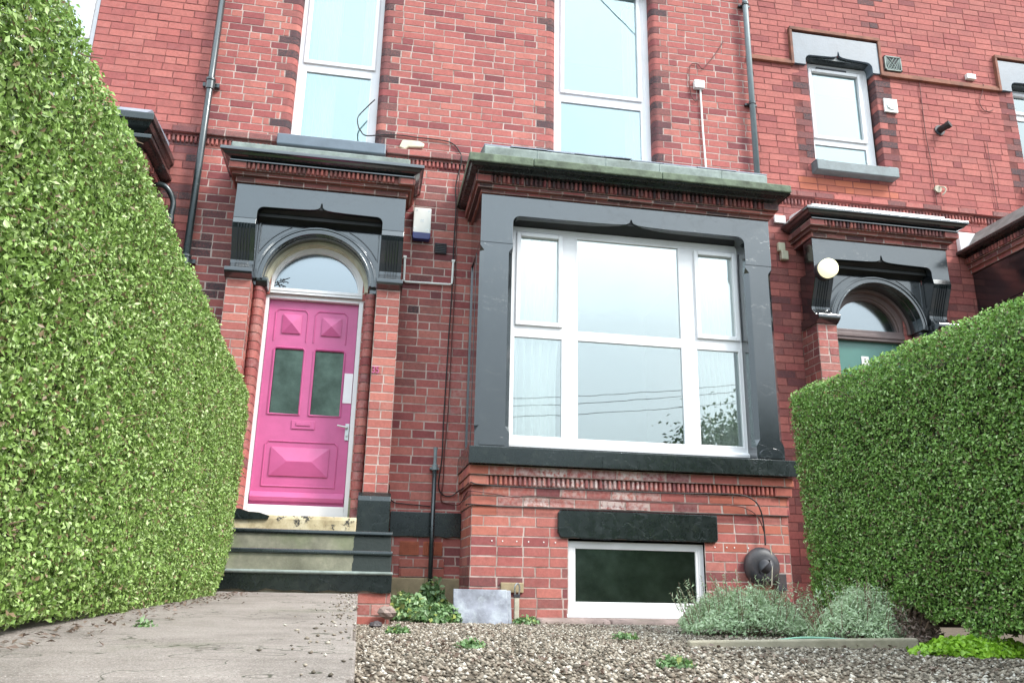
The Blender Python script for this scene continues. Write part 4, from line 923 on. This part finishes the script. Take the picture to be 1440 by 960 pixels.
cable([(.86, 7.1, .63), (.865, 6.905, .625), (1.2, 6.90, .612), (2.0, 6.9, .612), (3.0, 6.9, .614), (3.5, 6.9, .618), (3.72, 6.9, .62)], .0045, 'rubber', 'lowest thin black cable across the bay just above the basement lintel')
cable([(.21, 7.62, .84), (.215, 7.64, .74), (.26, YW, .685), (.34, YW, .675), (.5, YW, .665), (.59, YW, .66)], .005, 'rubber', 'short black wire from the door pilaster base to the thin waste pipe')
cable([(3.75, 7.66, 6.1), (3.62, 7.655, 5.88), (3.50, 7.655, 5.72), (3.46, 7.65, 5.68), (3.40, 7.655, 5.74), (3.32, 7.655, 5.70), (3.30, 7.655, 5.5), (3.32, 7.655, 5.3), (3.37, 7.655, 5.25), (3.40, 7.655, 5.30)], .005, 'redcable', 'looped thin brown cable around the white junction box')
cable([(6.24, YW, 5.89), (6.23, YW, 5.2), (6.25, YW, 4.8), (6.25, YW, 4.25)], .005, 'redcable', 'thin dark cable straight down the wall from the band beside the black flue')
cable([(7.04, YW, 5.17), (7.04, YW, 4.8), (7.05, YW, 4.3)], .004, 'redcable', 'faint thin cable down the wall left of the far right window')
cable([(7.10, 7.63, 5.96), (7.08, 7.65, 5.85), (7.03, YW, 5.72), (7.06, YW, 5.62), (7.13, YW, 5.60), (7.20, YW, 5.63)], .005, 'redcable', 'curled thin cable hanging under the band by the small white box')
t = empty('wall_lamp', (4.44, 7.30, 3.12), 'lit round bulkhead lamp on the left of the right-hand door surround', 'lamp')
q = MB(); q.tube([(4.525, 7.32, 3.165), (4.525, 7.27, 3.165), (4.525, 7.262, 3.165)], [.10, .10, .09], 24); q.build('lamp_base', 'darkplastic', t, smooth=False)
prof = [(7.262, .086), (7.25, .096), (7.22, .101), (7.18, .098), (7.155, .082), (7.143, .055), (7.138, .004)]
q = MB(); q.tube([(4.525, y_, 3.165) for y_, r_ in prof], [r_ for y_, r_ in prof], 28); q.build('lamp_globe', 'lamp', t, smooth=True)
t = empty('extractor_vent', (5.81, W0, 5.5), 'square white extractor vent with a round grille right of the small upper window', 'vent')
q = MB(); q.box(5.725, 5.90, 7.645, 7.668, 5.415, 5.595); q.build('vent_plate', 'whiteplastic', t, bevel=.006)
q = MB(); q.tube([(5.812, 7.646, 5.505), (5.812, 7.634, 5.505)], .055, 24)
for i in range(5): q.box(5.765, 5.86, 7.628, 7.636, 5.465 + i * .018, 5.473 + i * .018)
q.build('vent_grille', 'steel', t)
t = empty('air_brick', (5.91, W0, 6.09), 'pierced grey air brick above the brown band near the top right', 'air brick')
q = MB(); q.box(5.80, 6.02, 7.652, 7.668, 5.99, 6.19)
for i in range(5):
    for s_ in (1, -1):
        a = 5.815 + i * .04; q.tube([(a, 7.648, 6.0), (min(6.01, max(5.81, a + s_ * .12)), 7.648, 6.18)], .006, 5)
for e in ((5.80, 6.02, 5.99, 6.005), (5.80, 6.02, 6.175, 6.19), (5.80, 5.815, 5.99, 6.19), (6.005, 6.02, 5.99, 6.19)): q.box(e[0], e[1], 7.640, 7.656, e[2], e[3])
q.build('grille', 'lead', t)
q = MB(); q.box(5.815, 6.005, 7.650, 7.6515, 6.005, 6.175); q.build('grille_backing', 'roomdark', t)
q = MB(); q.box(6.885, 7.005, 7.62, 7.668, 6.01, 6.08); thing(q, 'junction_box', 'whiteplastic', 'small white box above the brown band near the far right window', 'junction box', bevel=.006)
t = empty('flue_pipe', (6.44, W0, 5.26), 'short black boiler flue sticking out of the wall between the upper right windows', 'flue')
q = MB(); q.tube([(6.43, 7.67, 5.26), (6.43, 7.655, 5.26)], .065, 20); q.build('flue_collar', 'darkplastic', t)
q = MB(); q.tube([(6.43, 7.66, 5.26), (6.44, 7.61, 5.265), (6.455, 7.575, 5.27), (6.457, 7.57, 5.27), (6.475, 7.535, 5.28)], [.04, .04, .04, .045, .045], 16); q.build('flue_tube', 'rubber', t)
q = MB(); q.tube([(6.29, 7.668, 4.47), (6.29, 7.645, 4.47)], .045, 14); q.tube(spline([(6.30, 7.65, 4.50), (6.34, 7.60, 4.47), (6.34, 7.60, 4.42), (6.31, 7.62, 4.38)], 5), .008, 6)
thing(q, 'wall_hook', 'paleplastic', 'small pale round patch with a hook below the black flue', 'hook')
q = MB(); q.box(4.22, 4.30, 7.62, 7.67, 3.50, 3.60); q.box(4.245, 4.325, 7.61, 7.67, 3.40, 3.505); thing(q, 'cable_bracket', 'cream', 'pale flaking bracket on the wall beside the right-hand door cornice', 'bracket', bevel=.01)
q = MB(); q.box(4.21, 4.34, 7.64, 7.67, 3.84, 3.93); thing(q, 'wall_plate', 'white', 'small white plate on the wall right of the bay cornice', 'plate', bevel=.006)
q = MB(); q.prism([(.10, 4.165 + .11), (.13, 4.36), (.30, 4.365), (.36, 4.34), (.35, 4.30), (.20, 4.285), (.16, 4.255)], 'y', 7.640, 7.668); thing(q, 'mortar_patch', 'cream', 'pale lump of cement on the wall above the brick band', 'cement patch', bevel=.01)
# round cover with cables, small brown box next to it
t = empty('cable_cover', (3.43, 6.9, .18), 'round dark grey plastic cover on the bay wall where the cables end', 'cable cover')
q = MB(); prof = [(6.935, .158), (6.915, .165), (6.898, .163), (6.875, .150), (6.858, .125), (6.85, .09), (6.848, .06), (6.862, .05), (6.864, .002)]
q.tube([(3.435, y_, .18) for i, (y_, r_) in enumerate(prof)], [r_ for y_, r_ in prof], 28); q.build('dome', 'darkplastic', t, smooth=True)
q = MB(); q.tube(spline([(3.505, 6.87, .34), (3.51, 6.86, .25), (3.495, 6.85, .12), (3.49, 6.86, .02)], 6), .005, 6); q.build('tie_cord', 'paleplastic', t)
q = MB(); q.box(3.555, 3.645, 6.88, 6.93, -.02, .125); thing(q, 'meter_box', 'darkplastic', 'small brown box low on the bay beside the round cover', 'box', bevel=.006)

# curtains behind the glass
def curtain(x0, x1, z0, z1, y, label, pleats=9, taper=0, amp=.05, pinch=None):
    nx, nzz = pleats * 10, 24; vs = []
    for j in range(nzz + 1):
        t_ = j / nzz; z = z1 + (z0 - z1) * t_
        for i in range(nx + 1):
            u_ = i / nx; a0, a1 = x0, x1
            if pinch: 
                k = math.sin(min(1, t_ / .8) * math.pi / 2) ** 2
                if pinch < 0: a1 = x1 - (x1 - x0) * .22 * k
                else: a0 = x0 + (x1 - x0) * .22 * k
            xx = a0 + (a1 - a0) * u_
            vs.append((xx, y + amp * math.sin(u_ * pleats * 2 * math.pi + .6 * math.sin(t_ * 5)) * (1 + .3 * math.sin(7 * u_)), z))
    fs = [(j * (nx + 1) + i, j * (nx + 1) + i + 1, (j + 1) * (nx + 1) + i + 1, (j + 1) * (nx + 1) + i) for j in range(nzz) for i in range(nx)]
    q = MB(); q.add(vs, fs); return thing(q, 'curtain', 'curtain', label, 'curtain', 'net curtains', smooth=True)
curtain(1.22, 1.78, 1.2, 3.2, 7.23, 'white net curtain behind the left panes of the bay window', 6, pinch=-1)
curtain(2.92, 3.48, 1.2, 3.2, 7.23, 'white net curtain behind the right panes of the bay window', 9, pinch=1)
curtain(-.93, -.60, 4.32, 6.6, 7.95, 'white curtain at the left of the upper window above the pink door', 5)
curtain(-.36, -.20, 4.32, 6.6, 7.95, 'narrow white curtain at the right of the upper window above the pink door', 3)
curtain(2.62, 2.79, 4.32, 6.6, 7.95, 'white curtain at the right side of the upper window above the bay', 3)

# ================================================================== HEDGES
def hedge_points(n, x0, x1, y0, y1, z0, z1f, r, faces, depth=.15):
    """random points and normals on a rounded box; z1f(y) = top height"""
    L = {'face-': (y1 - y0) * (z1f(y0) - z0), 'face+': (y1 - y0) * (z1f(y0) - z0), 'top': (x1 - x0) * (y1 - y0), 'end': (x1 - x0) * (z1f(y0) - z0), 'front': (x1 - x0) * (z1f(y0) - z0)}
    wts = np.array([L[k] * wt for k, wt in faces]); wts /= wts.sum(); P = []
    for (k, _), cnt in zip(faces, (wts * n).astype(int)):
        u_, v_ = rng.random(cnt), rng.random(cnt); yy = y0 + (y1 - y0) * u_; top = z1f(yy)
        if k == 'face-': p = np.stack([np.full(cnt, x0), yy, z0 + (top - z0) * v_], 1)
        elif k == 'face+': p = np.stack([np.full(cnt, x1), yy, z0 + (top - z0) * v_], 1)
        elif k == 'top': p = np.stack([x0 + (x1 - x0) * v_, yy, top], 1)
        elif k == 'end': p = np.stack([x0 + (x1 - x0) * u_, np.full(cnt, y1), z0 + (z1f(y1) - z0) * v_], 1)
        else: p = np.stack([x0 + (x1 - x0) * u_, np.full(cnt, y0), z0 + (z1f(y0) - z0) * v_], 1)
        P.append(p)
    P = np.concatenate(P); top = z1f(P[:, 1])
    C = np.stack([np.clip(P[:, 0], x0 + r, x1 - r), np.clip(P[:, 1], y0 + r, y1 - r), np.clip(P[:, 2], z0 + r, top - r)], 1)
    Nn = P - C; Nn /= np.linalg.norm(Nn, axis=1)[:, None] + 1e-9
    P = C + Nn * r
    f = lambda a, b, c: np.sin(P[:, 0] * a + P[:, 1] * b + P[:, 2] * c)
    bumpy = .005 * f(3, 5, 6) + .004 * f(-9, 11, 14) + .004 * f(3, -17, 23)
    dep = rng.exponential(depth * .4, len(P)); dep = np.minimum(dep, depth * 1.6)
    return P + Nn * (bumpy - dep)[:, None] + rng.normal(0, .006, P.shape), Nn, dep
def patchy(P, s1=2.1, s2=5.3):
    return .5 * np.sin(P[:, 1] * s1 + P[:, 2] * 2.7 + 1) * np.sin(P[:, 2] * s1 * 1.7 - P[:, 1]) + .5 * np.sin(P[:, 1] * s2 + 2 * np.sin(P[:, 2] * s2))
def hedge(name, label, x0, x1, y0, y1, z0, zf, faces, n, mat, lsize, loc, warp=None):
    t = empty(name, loc, label, 'hedge', 'tall clipped privet hedges')
    P, Nn, dep = hedge_points(n, x0, x1, y0, y1, z0, zf, .07, faces)
    if warp: P = warp(P)
    val = .52 + .26 * rng.normal(0, 1, len(P)) + .03 * patchy(P) - dep * 3; val = np.minimum(val, .9)  # deeper leaves get darker colours: the shade in the gaps is painted in
    cl_ = np.sin(P[:, 1] * 31 + 5 * np.sin(P[:, 2] * 13)) * np.sin(P[:, 2] * 37 + 4 * np.sin(P[:, 1] * 17)); brown = rng.random(len(P)) < (.05 + .30 * (cl_ > .82)); val = np.where(brown, 1.0, val)
    gap = np.sin(P[:, 1] * 19 + 3 * np.sin(P[:, 2] * 9 + 1)) * np.sin(P[:, 2] * 23 + 4 * np.sin(P[:, 1] * 7)); ok_ = ~((gap > .80) & (rng.random(len(P)) < .8) & (dep < .06)); P, Nn, dep, val = P[ok_], Nn[ok_], dep[ok_], val[ok_]
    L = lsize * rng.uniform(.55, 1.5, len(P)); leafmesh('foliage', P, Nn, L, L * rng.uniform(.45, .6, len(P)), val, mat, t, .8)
    # dark inner mass of twigs
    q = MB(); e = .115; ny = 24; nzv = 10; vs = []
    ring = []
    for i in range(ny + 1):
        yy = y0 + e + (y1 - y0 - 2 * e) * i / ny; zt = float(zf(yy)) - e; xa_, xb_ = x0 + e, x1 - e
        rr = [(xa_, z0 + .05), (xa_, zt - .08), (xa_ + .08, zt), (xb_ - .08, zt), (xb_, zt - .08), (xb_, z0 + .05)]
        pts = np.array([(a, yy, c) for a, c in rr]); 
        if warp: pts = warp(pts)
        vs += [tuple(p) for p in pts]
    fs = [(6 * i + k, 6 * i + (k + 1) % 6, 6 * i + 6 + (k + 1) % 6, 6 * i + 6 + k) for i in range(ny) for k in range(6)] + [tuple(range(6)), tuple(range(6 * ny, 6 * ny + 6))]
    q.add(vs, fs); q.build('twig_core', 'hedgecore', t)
    # thin twigs poking through the surface
    q = MB(); idx = rng.choice(len(P), 420, replace=False)
    for i in idx:
        p = P[i] - Nn[i] * .03; d = rng.normal(0, 1, 3) + Nn[i] * .6; d /= np.linalg.norm(d); ln = rng.uniform(.05, .13)
        q.tube([p, p + d * ln * .5 + rng.normal(0, .006, 3), p + d * ln], [.003, .0022, .0012], 4)
    q.build('twigs', 'twig', t)['kind'] = 'stuff'
    return t
def warpL(P):
    P = P.copy(); k = np.clip((.35 - P[:, 2]) / .5, 0, 1) ** 1.3 * np.clip((P[:, 1] - 4.4) / 1.6, 0, 1)
    P[:, 1] -= k * .42; P[:, 0] += 0; k2 = np.clip((.02 - P[:, 2]) / .2, 0, 1); P[:, 0] -= k2 * .05
    return P
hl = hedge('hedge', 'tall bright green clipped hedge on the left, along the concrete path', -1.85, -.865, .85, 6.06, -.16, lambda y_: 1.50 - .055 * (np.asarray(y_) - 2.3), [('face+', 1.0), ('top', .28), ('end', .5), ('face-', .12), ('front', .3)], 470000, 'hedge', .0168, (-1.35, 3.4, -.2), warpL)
for i, yy in enumerate((1.6, 2.5, 3.4, 4.3, 5.1)):
    q = MB(); q.tube([(-1.3, yy, -.3), (-1.28, yy + .03, 0), (-1.3, yy - .02, .5)], [.035, .03, .02], 8); q.build('trunk', 'bark', hl)
def warpR(P):
    P = P.copy(); low = np.clip((.10 - P[:, 2]) / .2, 0, 1); P[:, 2] += low * (.05 * np.sin(P[:, 1] * 6) + .03 * np.sin(P[:, 1] * 17))
    k = np.clip((.9 - P[:, 2]) / 1.1, 0, 1) * np.clip((P[:, 1] - 4.6) / .9, 0, 1); P[:, 1] -= k * .12
    return P
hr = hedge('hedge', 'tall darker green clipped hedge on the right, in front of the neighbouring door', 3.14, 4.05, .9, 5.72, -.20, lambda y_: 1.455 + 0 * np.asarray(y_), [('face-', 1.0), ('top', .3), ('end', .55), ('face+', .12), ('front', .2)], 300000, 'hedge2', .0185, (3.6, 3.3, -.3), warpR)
for i, yy in enumerate((1.5, 2.4, 3.3, 3.62, 3.9, 4.35, 4.75, 5.2)):
    q = MB(); a = rng.normal(0, .03, 4); q.tube(spline([(3.45, yy, -.33), (3.42 + a[0], yy + a[1], -.15), (3.45 + a[2], yy + a[3], .1), (3.5, yy, .5)], 4), .028, 8); q.build('trunk', 'bark', hr)
q = MB(); q.tube(spline([(3.2, 4.85, .06), (3.17, 4.55, .085), (3.20, 4.3, .13), (3.30, 4.05, .14), (3.40, 3.95, -.2)], 6), .016, 7); q.build('branch', 'bark', hr)

# ================================================================== PLANTS AND GROUND COVER
def shrub(name, label, cx, cy, zb, rx, ry, h, n, mat, lsize, cat='shrub', stems=40, group=None, dry=0, stick=.35):
    t = empty(name, (cx, cy, zb), label, cat, group)
    th = rng.random(n) * 2 * math.pi; rr = rng.random(n) ** .5; hh = rng.random(n)
    top = h * (1 - .75 * rr ** 2.2) * (.8 + .25 * np.sin(th * 3 + cx * 5) * rr + .12 * np.sin(th * 7))
    P = np.stack([cx + rx * rr * np.cos(th), cy + ry * rr * np.sin(th), zb + top * hh ** stick], 1) + rng.normal(0, .008, (n, 3))
    Nn = np.stack([np.cos(th) * rr, np.sin(th) * rr, .8 + 0 * th], 1)
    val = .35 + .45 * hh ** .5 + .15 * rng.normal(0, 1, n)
    L = lsize * rng.uniform(.6, 1.4, n); leafmesh('foliage', P, Nn, L, L * rng.uniform(.22, .38, n) if mat in ('lavender', 'drybrown') else L * rng.uniform(.6, .8, n), val, mat, t, 1.0)
    q = MB()
    for i in range(stems):
        a = rng.random() * 6.28; r_ = rng.random() ** .6; hz = h * (1 - .6 * r_ ** 2) * rng.uniform(.7, 1.12)
        q.tube([(cx + .3 * rx * r_ * math.cos(a), cy + .3 * ry * r_ * math.sin(a), zb), (cx + .75 * rx * r_ * math.cos(a), cy + .75 * ry * r_ * math.sin(a), zb + hz * .6), (cx + rx * r_ * math.cos(a), cy + ry * r_ * math.sin(a), zb + hz)], [.004, .003, .0015], 4)
    q.build('stems', 'twig' if mat in ('lavender', 'drybrown') else 'weed_stem', t)['kind'] = 'stuff'
    return t
M['weed_stem'] = simple('green_stem', (.12, .16, .06), .8, .2, 20, 0)
def sprigs(parent, cx, cy, zb, rx, ry, h, n, mat='lavender', lean=.3):
    """upright leafy shoots breaking the shrub's outline"""
    P = []; Nn = []; q = MB()
    for i in range(n):
        a = rng.random() * 6.28; r_ = rng.random() ** .5; b0 = np.array([cx + rx * r_ * math.cos(a), cy + ry * r_ * math.sin(a), zb + h * .45 * (1 - r_ * .6)])
        d = np.array([math.cos(a) * lean * r_ * 1.6, math.sin(a) * lean * r_, 1.0]) + rng.normal(0, .15, 3); d /= np.linalg.norm(d); ln = h * rng.uniform(.35, .75)
        q.tube([b0, b0 + d * ln * .5 + rng.normal(0, .006, 3), b0 + d * ln], [.0025, .002, .001], 4)
        for k in range(16):
            tt = .15 + .85 * k / 16; aa = rng.random() * 6.28; off = np.array([math.cos(aa), math.sin(aa), .5]) * .017 * (1.2 - .6 * tt)
            P.append(b0 + d * ln * tt + off); Nn.append(off * 30)
    q.build('shoots', 'twig', parent)['kind'] = 'stuff'; P = np.array(P); L = .030 * rng.uniform(.7, 1.3, len(P))
    leafmesh('shoot_leaves', P, np.array(Nn), L, L * .24, .55 + .25 * rng.normal(0, 1, len(P)), mat, parent, .6)
s1 = shrub('lavender_bush', 'grey-green lavender bush in front of the basement window corner', 2.60, 5.50, -.31, .47, .30, .36, 12000, 'lavender', .030, group='lavender bushes', stems=30)
sprigs(s1, 2.60, 5.50, -.31, .45, .28, .40, 80)
s2 = shrub('lavender_bush', 'grey-green lavender bush with a withered right side beside the right hedge', 3.05, 4.80, -.31, .36, .28, .37, 10000, 'lavender', .028, group='lavender bushes', stems=30)
sprigs(s2, 3.0, 4.80, -.31, .34, .26, .38, 70)
sd1 = shrub('withered_plant', 'withered brown-grey plant between the lavender and the right hedge', 3.20, 4.62, -.31, .16, .2, .30, 2200, 'drybrown', .03, 'plant', stems=60)
shrub('lime_plant', 'low lime green plant at the foot of the right hedge', 3.08, 3.95, -.31, .33, .20, .10, 2600, 'lime', .030, 'plant', stems=10)
w1_ = shrub('ivy_plant', 'leafy green ivy clump growing at the foot of the thin waste pipe', .62, 7.42, -.31, .15, .14, .38, 1100, 'weed', .050, 'plant', stems=14, group='ivy clumps at the wall foot', stick=.6)
w2_ = shrub('ivy_plant', 'low ivy clump in the corner beside the lowest brick step', .38, 7.0, -.31, .22, .24, .25, 1700, 'weed', .050, 'plant', stems=14, group='ivy clumps at the wall foot', stick=.6)
w3_ = shrub('ivy_plant', 'low spreading ivy left of the leaning slate slab', .62, 6.75, -.31, .2, .16, .17, 1200, 'weed', .045, 'plant', stems=14, group='ivy clumps at the wall foot', stick=.6)
shrub('weed', 'small green weed at the foot of the basement sill stone', 1.30, 6.62, -.31, .1, .08, .07, 260, 'weed', .03, 'weed', stems=5)
shrub('weed', 'small green weed growing at the left edge of the path below the hedge', -.66, 2.9, -.16, .03, .03, .03, 40, 'weed', .018, 'weed', stems=5)
# slate slab, meter post, stones
q = MB(); q.prism([(6.66, -.33), (6.685, -.33), (6.775, -.055), (6.75, -.05)], 'x', .735, 1.165); q.prism([(6.69, -.33), (6.72, -.33), (6.80, -.06), (6.775, -.055)], 'x', .80, 1.20)
thing(q, 'slate_slab', 'slab', 'grey slate slab leaning against the left corner of the bay', 'slab', bevel=.006)
t = empty('post', (1.27, 6.86, -.31), 'small pale cream post with a dark cap against the bay wall', 'post')
q = MB(); q.box(1.245, 1.285, 6.85, 6.88, -.28, -.11); q.build('post_body', 'paleplastic', t, bevel=.004)
q = MB(); q.box(1.24, 1.29, 6.847, 6.883, -.11, -.085); q.build('post_cap', 'darkplastic', t)
q = MB(); q.box(1.245, 1.285, 6.849, 6.881, -.31, -.28); q.build('post_foot', 'darkplastic', t)
q = MB(); q.tube(spline([(1.252, 6.865, -.09), (1.248, 6.865, -.03), (1.27, 6.865, 0), (1.288, 6.865, -.03), (1.282, 6.865, -.09)], 4), .007, 6); q.build('hasp', 'steel', t)
q = MB(); q.box(1.14, 1.33, 6.905, 6.94, -.075, .005); thing(q, 'stone_block', 'sandstone', 'pale sandstone block set in the bay brickwork above the small post', 'stone', bevel=.006)
q = MB(); q.box(3.0, 3.10, 6.3, 6.5, -.31, -.1); q.tube(spline([(3.45, 6.0, -.3), (3.46, 6.0, -.08), (3.56, 5.98, -.02), (3.63, 5.96, -.1), (3.64, 5.95, -.3)], 5), .008, 6)
q = MB()
V = rng.normal(0, 1, (14, 3)); 
def rock(q, c, r, n=10, mi=0):
    vs = []; fs = []
    for j in range(5):
        ph = math.pi * (j + .5) / 5
        for i in range(n):
            k = r * rng.uniform(.82, 1.12); vs.append((c[0] + k * math.sin(ph) * math.cos(6.283 * i / n), c[1] + k * .8 * math.sin(ph) * math.sin(6.283 * i / n), c[2] + k * .65 * math.cos(ph)))
    fs = [(j * n + i, j * n + (i + 1) % n, (j + 1) * n + (i + 1) % n, (j + 1) * n + i) for j in range(4) for i in range(n)] + [tuple(range(n)), tuple(range(4 * n, 5 * n))]
    q.add(vs, fs, mi)
rock(q, (.215, 6.30, -.22), .075); thing(q, 'rock', 'rockstone', 'pale rock propped beside the bricks at the end of the bottom step', 'rock')
q = MB(); rock(q, (.13, 5.9, -.29), .045); thing(q, 'rock', 'darkplastic', 'small dark stone lying on the gravel beside the path', 'rock')
q = MB(); q.tube(spline([(2.30, 4.6, -.29), (2.5, 4.58, -.265), (2.75, 4.52, -.27), (2.95, 4.5, -.29)], 5), .008, 6)
M['hose'] = simple('pale_green_hose', (.25, .50, .36), .5, .1, 9, 0)
thing(q, 'hose', 'hose', 'short length of pale green hose lying by the lavender', 'hose')
q = MB(); q.prism([(1.75, -.33), (1.75, -.275), (3.1, -.25), (3.1, -.33)], 'y', 4.40, 4.45) ; 
thing(q, 'garden_edging', 'palestone', 'pale stone edging strip across the front garden', 'edging', bevel=.01)
# gravel
n = 38000
yy = 1.6 + (6.95 - 1.6) * rng.random(n) ** .8; xx = rng.uniform(-.02, 3.9, n); keep = ~((yy > 6.3) & (xx < .25)); xx, yy = xx[keep], yy[keep]; n = len(xx)
size = rng.uniform(.005, .013, n) * rng.uniform(.8, 1.3, n)
zz_ = np.full(n, -.305); k_ = 220; xx[:k_] = -np.abs(rng.normal(0, .09, k_)); zz_[:k_] = -.0965 - (6.36 - yy[:k_]) * .0165 + .003; size[:k_] *= .55   # some strays lie on the path
base = np.array([(1, 0, 0), (0, 1, 0), (-1, 0, 0), (0, -1, 0), (0, 0, 1), (0, 0, -1)], float)
V = base[None] * rng.uniform(.6, 1.2, (n, 6, 1)) + rng.normal(0, .15, (n, 6, 3)); a = rng.random(n) * 6.28; ca_, sa_ = np.cos(a), np.sin(a)
Vx = V[:, :, 0] * ca_[:, None] - V[:, :, 1] * sa_[:, None]; Vy = V[:, :, 0] * sa_[:, None] + V[:, :, 1] * ca_[:, None]
V = np.stack([Vx * size[:, None] * 1.2 + xx[:, None], Vy * size[:, None] + yy[:, None], V[:, :, 2] * size[:, None] * .7 + zz_[:, None]], 2).reshape(-1, 3)
F = np.array([(0, 1, 4), (1, 2, 4), (2, 3, 4), (3, 0, 4), (1, 0, 5), (2, 1, 5), (3, 2, 5), (0, 3, 5)])
idx = (np.arange(n)[:, None, None] * 6 + F[None]).ravel().astype(np.int32)
me = bpy.data.meshes.new('gravel'); me.vertices.add(len(V)); me.vertices.foreach_set('co', V.ravel()); me.loops.add(len(idx)); me.loops.foreach_set('vertex_index', idx)
me.polygons.add(8 * n); me.polygons.foreach_set('loop_start', np.arange(0, 24 * n, 3, dtype=np.int32)); me.update(calc_edges=True)
c = np.ones((n, 6, 4), np.float32); c[:, :, 0] = rng.random(n)[:, None]; at_ = me.color_attributes.new('bc', 'FLOAT_COLOR', 'POINT'); at_.data.foreach_set('color', c.ravel())
mt, t_, p_ = newmat('mixed_gravel'); an = N(t_, 'ShaderNodeAttribute', _attribute_name='bc'); sp = t_.nodes.new('ShaderNodeSeparateColor'); t_.links.new(an.outputs['Color'], sp.inputs[0])
t_.links.new(ramp(t_, sp.outputs[0], [(0, (.07, .06, .045)), (.4, (.18, .145, .11)), (.8, (.33, .28, .22)), (1, (.55, .51, .45))]), p_.inputs['Base Color']); p_.inputs['Roughness'].default_value = .85
me.materials.append(mt); o = link('gravel', me); props(o, 'pale mixed gravel covering the front garden bed', 'gravel', kind='stuff')
n = 2200; P = np.stack([rng.uniform(.02, 3.1, n), rng.uniform(2.2, 6.8, n), np.full(n, -.292)], 1); k_ = np.sin(P[:, 0] * 5 + P[:, 1] * 3) + rng.normal(0, .6, n) > .3; P = P[k_]; n = len(P)
o = leafmesh('leaf_litter', P, np.tile([0, 0, 1.], (n, 1)), rng.uniform(.015, .04, n), rng.uniform(.01, .02, n), rng.random(n), 'drybrown', None, .4); props(o, 'dry leaf litter scattered over the gravel bed', 'leaves', kind='stuff')
for i_, (x_, y_, l_) in enumerate(((.55, 4.2, 'small weed in the open gravel near the path'), (1.25, 3.3, 'small weed in the gravel, nearest to the camera'), (1.55, 4.9, 'small weed in the gravel in the middle of the bed'), (.25, 5.3, 'small weed in the gravel by the dark stone'))):
    shrub('weed', l_, x_, y_, -.31, .07, .06, .05, 220, 'weed', .022, 'weed', stems=4, group='weeds in the gravel')
# fallen leaves on path edge
n = 260; P = np.stack([-.86 + np.abs(rng.normal(0, .09, n)), rng.uniform(1.6, 6.2, n), np.zeros(n)], 1); P[:, 2] = -.0965 - (6.36 - P[:, 1]) * .0165 + .006
o = leafmesh('fallen_leaves', P, np.tile([0, 0, 1.], (n, 1)), np.full(n, .024), np.full(n, .013), rng.random(n), 'drybrown', None, .25); props(o, 'fallen clippings scattered along the foot of the left hedge', 'leaves', kind='stuff')

# ================================================================== ACROSS THE STREET (behind the camera; seen mirrored in the glass)
t = empty('hedge', (2, -9, -1.6), 'long dark roadside hedge across the street', 'hedge')
P, Nn, dep = hedge_points(26000, -22, 26, -10.0, -8.6, -1.6, lambda y_: 1.9 + 0 * np.asarray(y_), .4, [('front', .1), ('end', 1), ('top', .6)], .2)
P[:, 2] += .25 * np.sin(P[:, 0] * .9) * (P[:, 2] > .5)
leafmesh('foliage', P, Nn, np.full(len(P), .22), np.full(len(P), .13), rng.random(len(P)), 'tree', t, .8)
q = MB(); q.box(-22, 26, -9.8, -8.9, -1.6, 1.5); q.build('twig_core', 'hedgecore', t)
def tree(cx, cy, h, rx, label):
    t = empty('broadleaf_tree', (cx, cy, -1.6), label, 'tree', 'street trees'); q = MB()
    q.tube([(cx, cy, -1.6), (cx + .1, cy, h * .35), (cx, cy + .1, h * .75)], [.22, .16, .06], 10)
    for i in range(9):
        a = rng.random() * 6.28; z = h * rng.uniform(.2, .6); q.tube([(cx, cy, z), (cx + rx * .7 * math.cos(a), cy + rx * .7 * math.sin(a), z + h * .25)], [.07, .02], 6)
    q.build('trunk', 'bark', t); n = 9000; cl = rng.normal(0, 1, (34, 3)); cl /= np.linalg.norm(cl, axis=1)[:, None]; cl *= rng.uniform(.45, 1, (34, 1)); k = rng.integers(0, 34, n)
    P = cl[k] * np.array([rx, rx, h * .38]) + np.array([cx, cy, h * .62]) + rng.normal(0, rx * .17, (n, 3)); Nn = P - np.array([cx, cy, h * .5]); Nn /= np.linalg.norm(Nn, axis=1)[:, None]
    leafmesh('crown', P, Nn, np.full(n, .17), np.full(n, .10), rng.random(n), 'tree', t, .8)
tree(11.3, -9.5, 5.3, 2.3, 'leafy street tree opposite, the nearer and smaller one'); tree(17.5, -10.5, 7.0, 2.8, 'tall street tree opposite at the far end of the hedge')
def wire(p0, p1, sag, label):
    pts = [(p0[0] + (p1[0] - p0[0]) * i / 20, p0[1] + (p1[1] - p0[1]) * i / 20, p0[2] + (p1[2] - p0[2]) * i / 20 - sag * 4 * (i / 20) * (1 - i / 20)) for i in range(21)]
    q = MB(); q.tube(pts, .008, 5); thing(q, 'overhead_wire', 'rubber', label, 'overhead wire', 'overhead telephone wires')
t = empty('utility_pole', (19, -7, -1.6), 'wooden telephone pole across the street', 'utility pole')
q = MB(); q.tube([(19, -7, -1.6), (19, -7, 8)], [.14, .10], 12); q.build('pole', 'bark', t); q = MB(); q.box(18.2, 19.8, -7.06, -6.94, 7.3, 7.42); q.build('crossarm', 'bark', t)
wire((-25, -7, 7.6), (19, -7, 7.4), 3.0, 'highest overhead wire across the street'); wire((-25, -7, 6.6), (18.4, -7, 7.0), 2.6, 'second overhead wire, sagging below the highest one')
wire((-25, -7, 5.3), (19, -7, 6.6), 2.1, 'lowest overhead wire across the street'); wire((19, -7, 7.8), (.2, 7.6, 9.0), .5, 'overhead wire slanting up towards the terrace roof')
for o in list(bpy.data.objects):
    if o.name.startswith('camera') or o.name.startswith('sun'): continue
print('objects', len(bpy.data.objects))
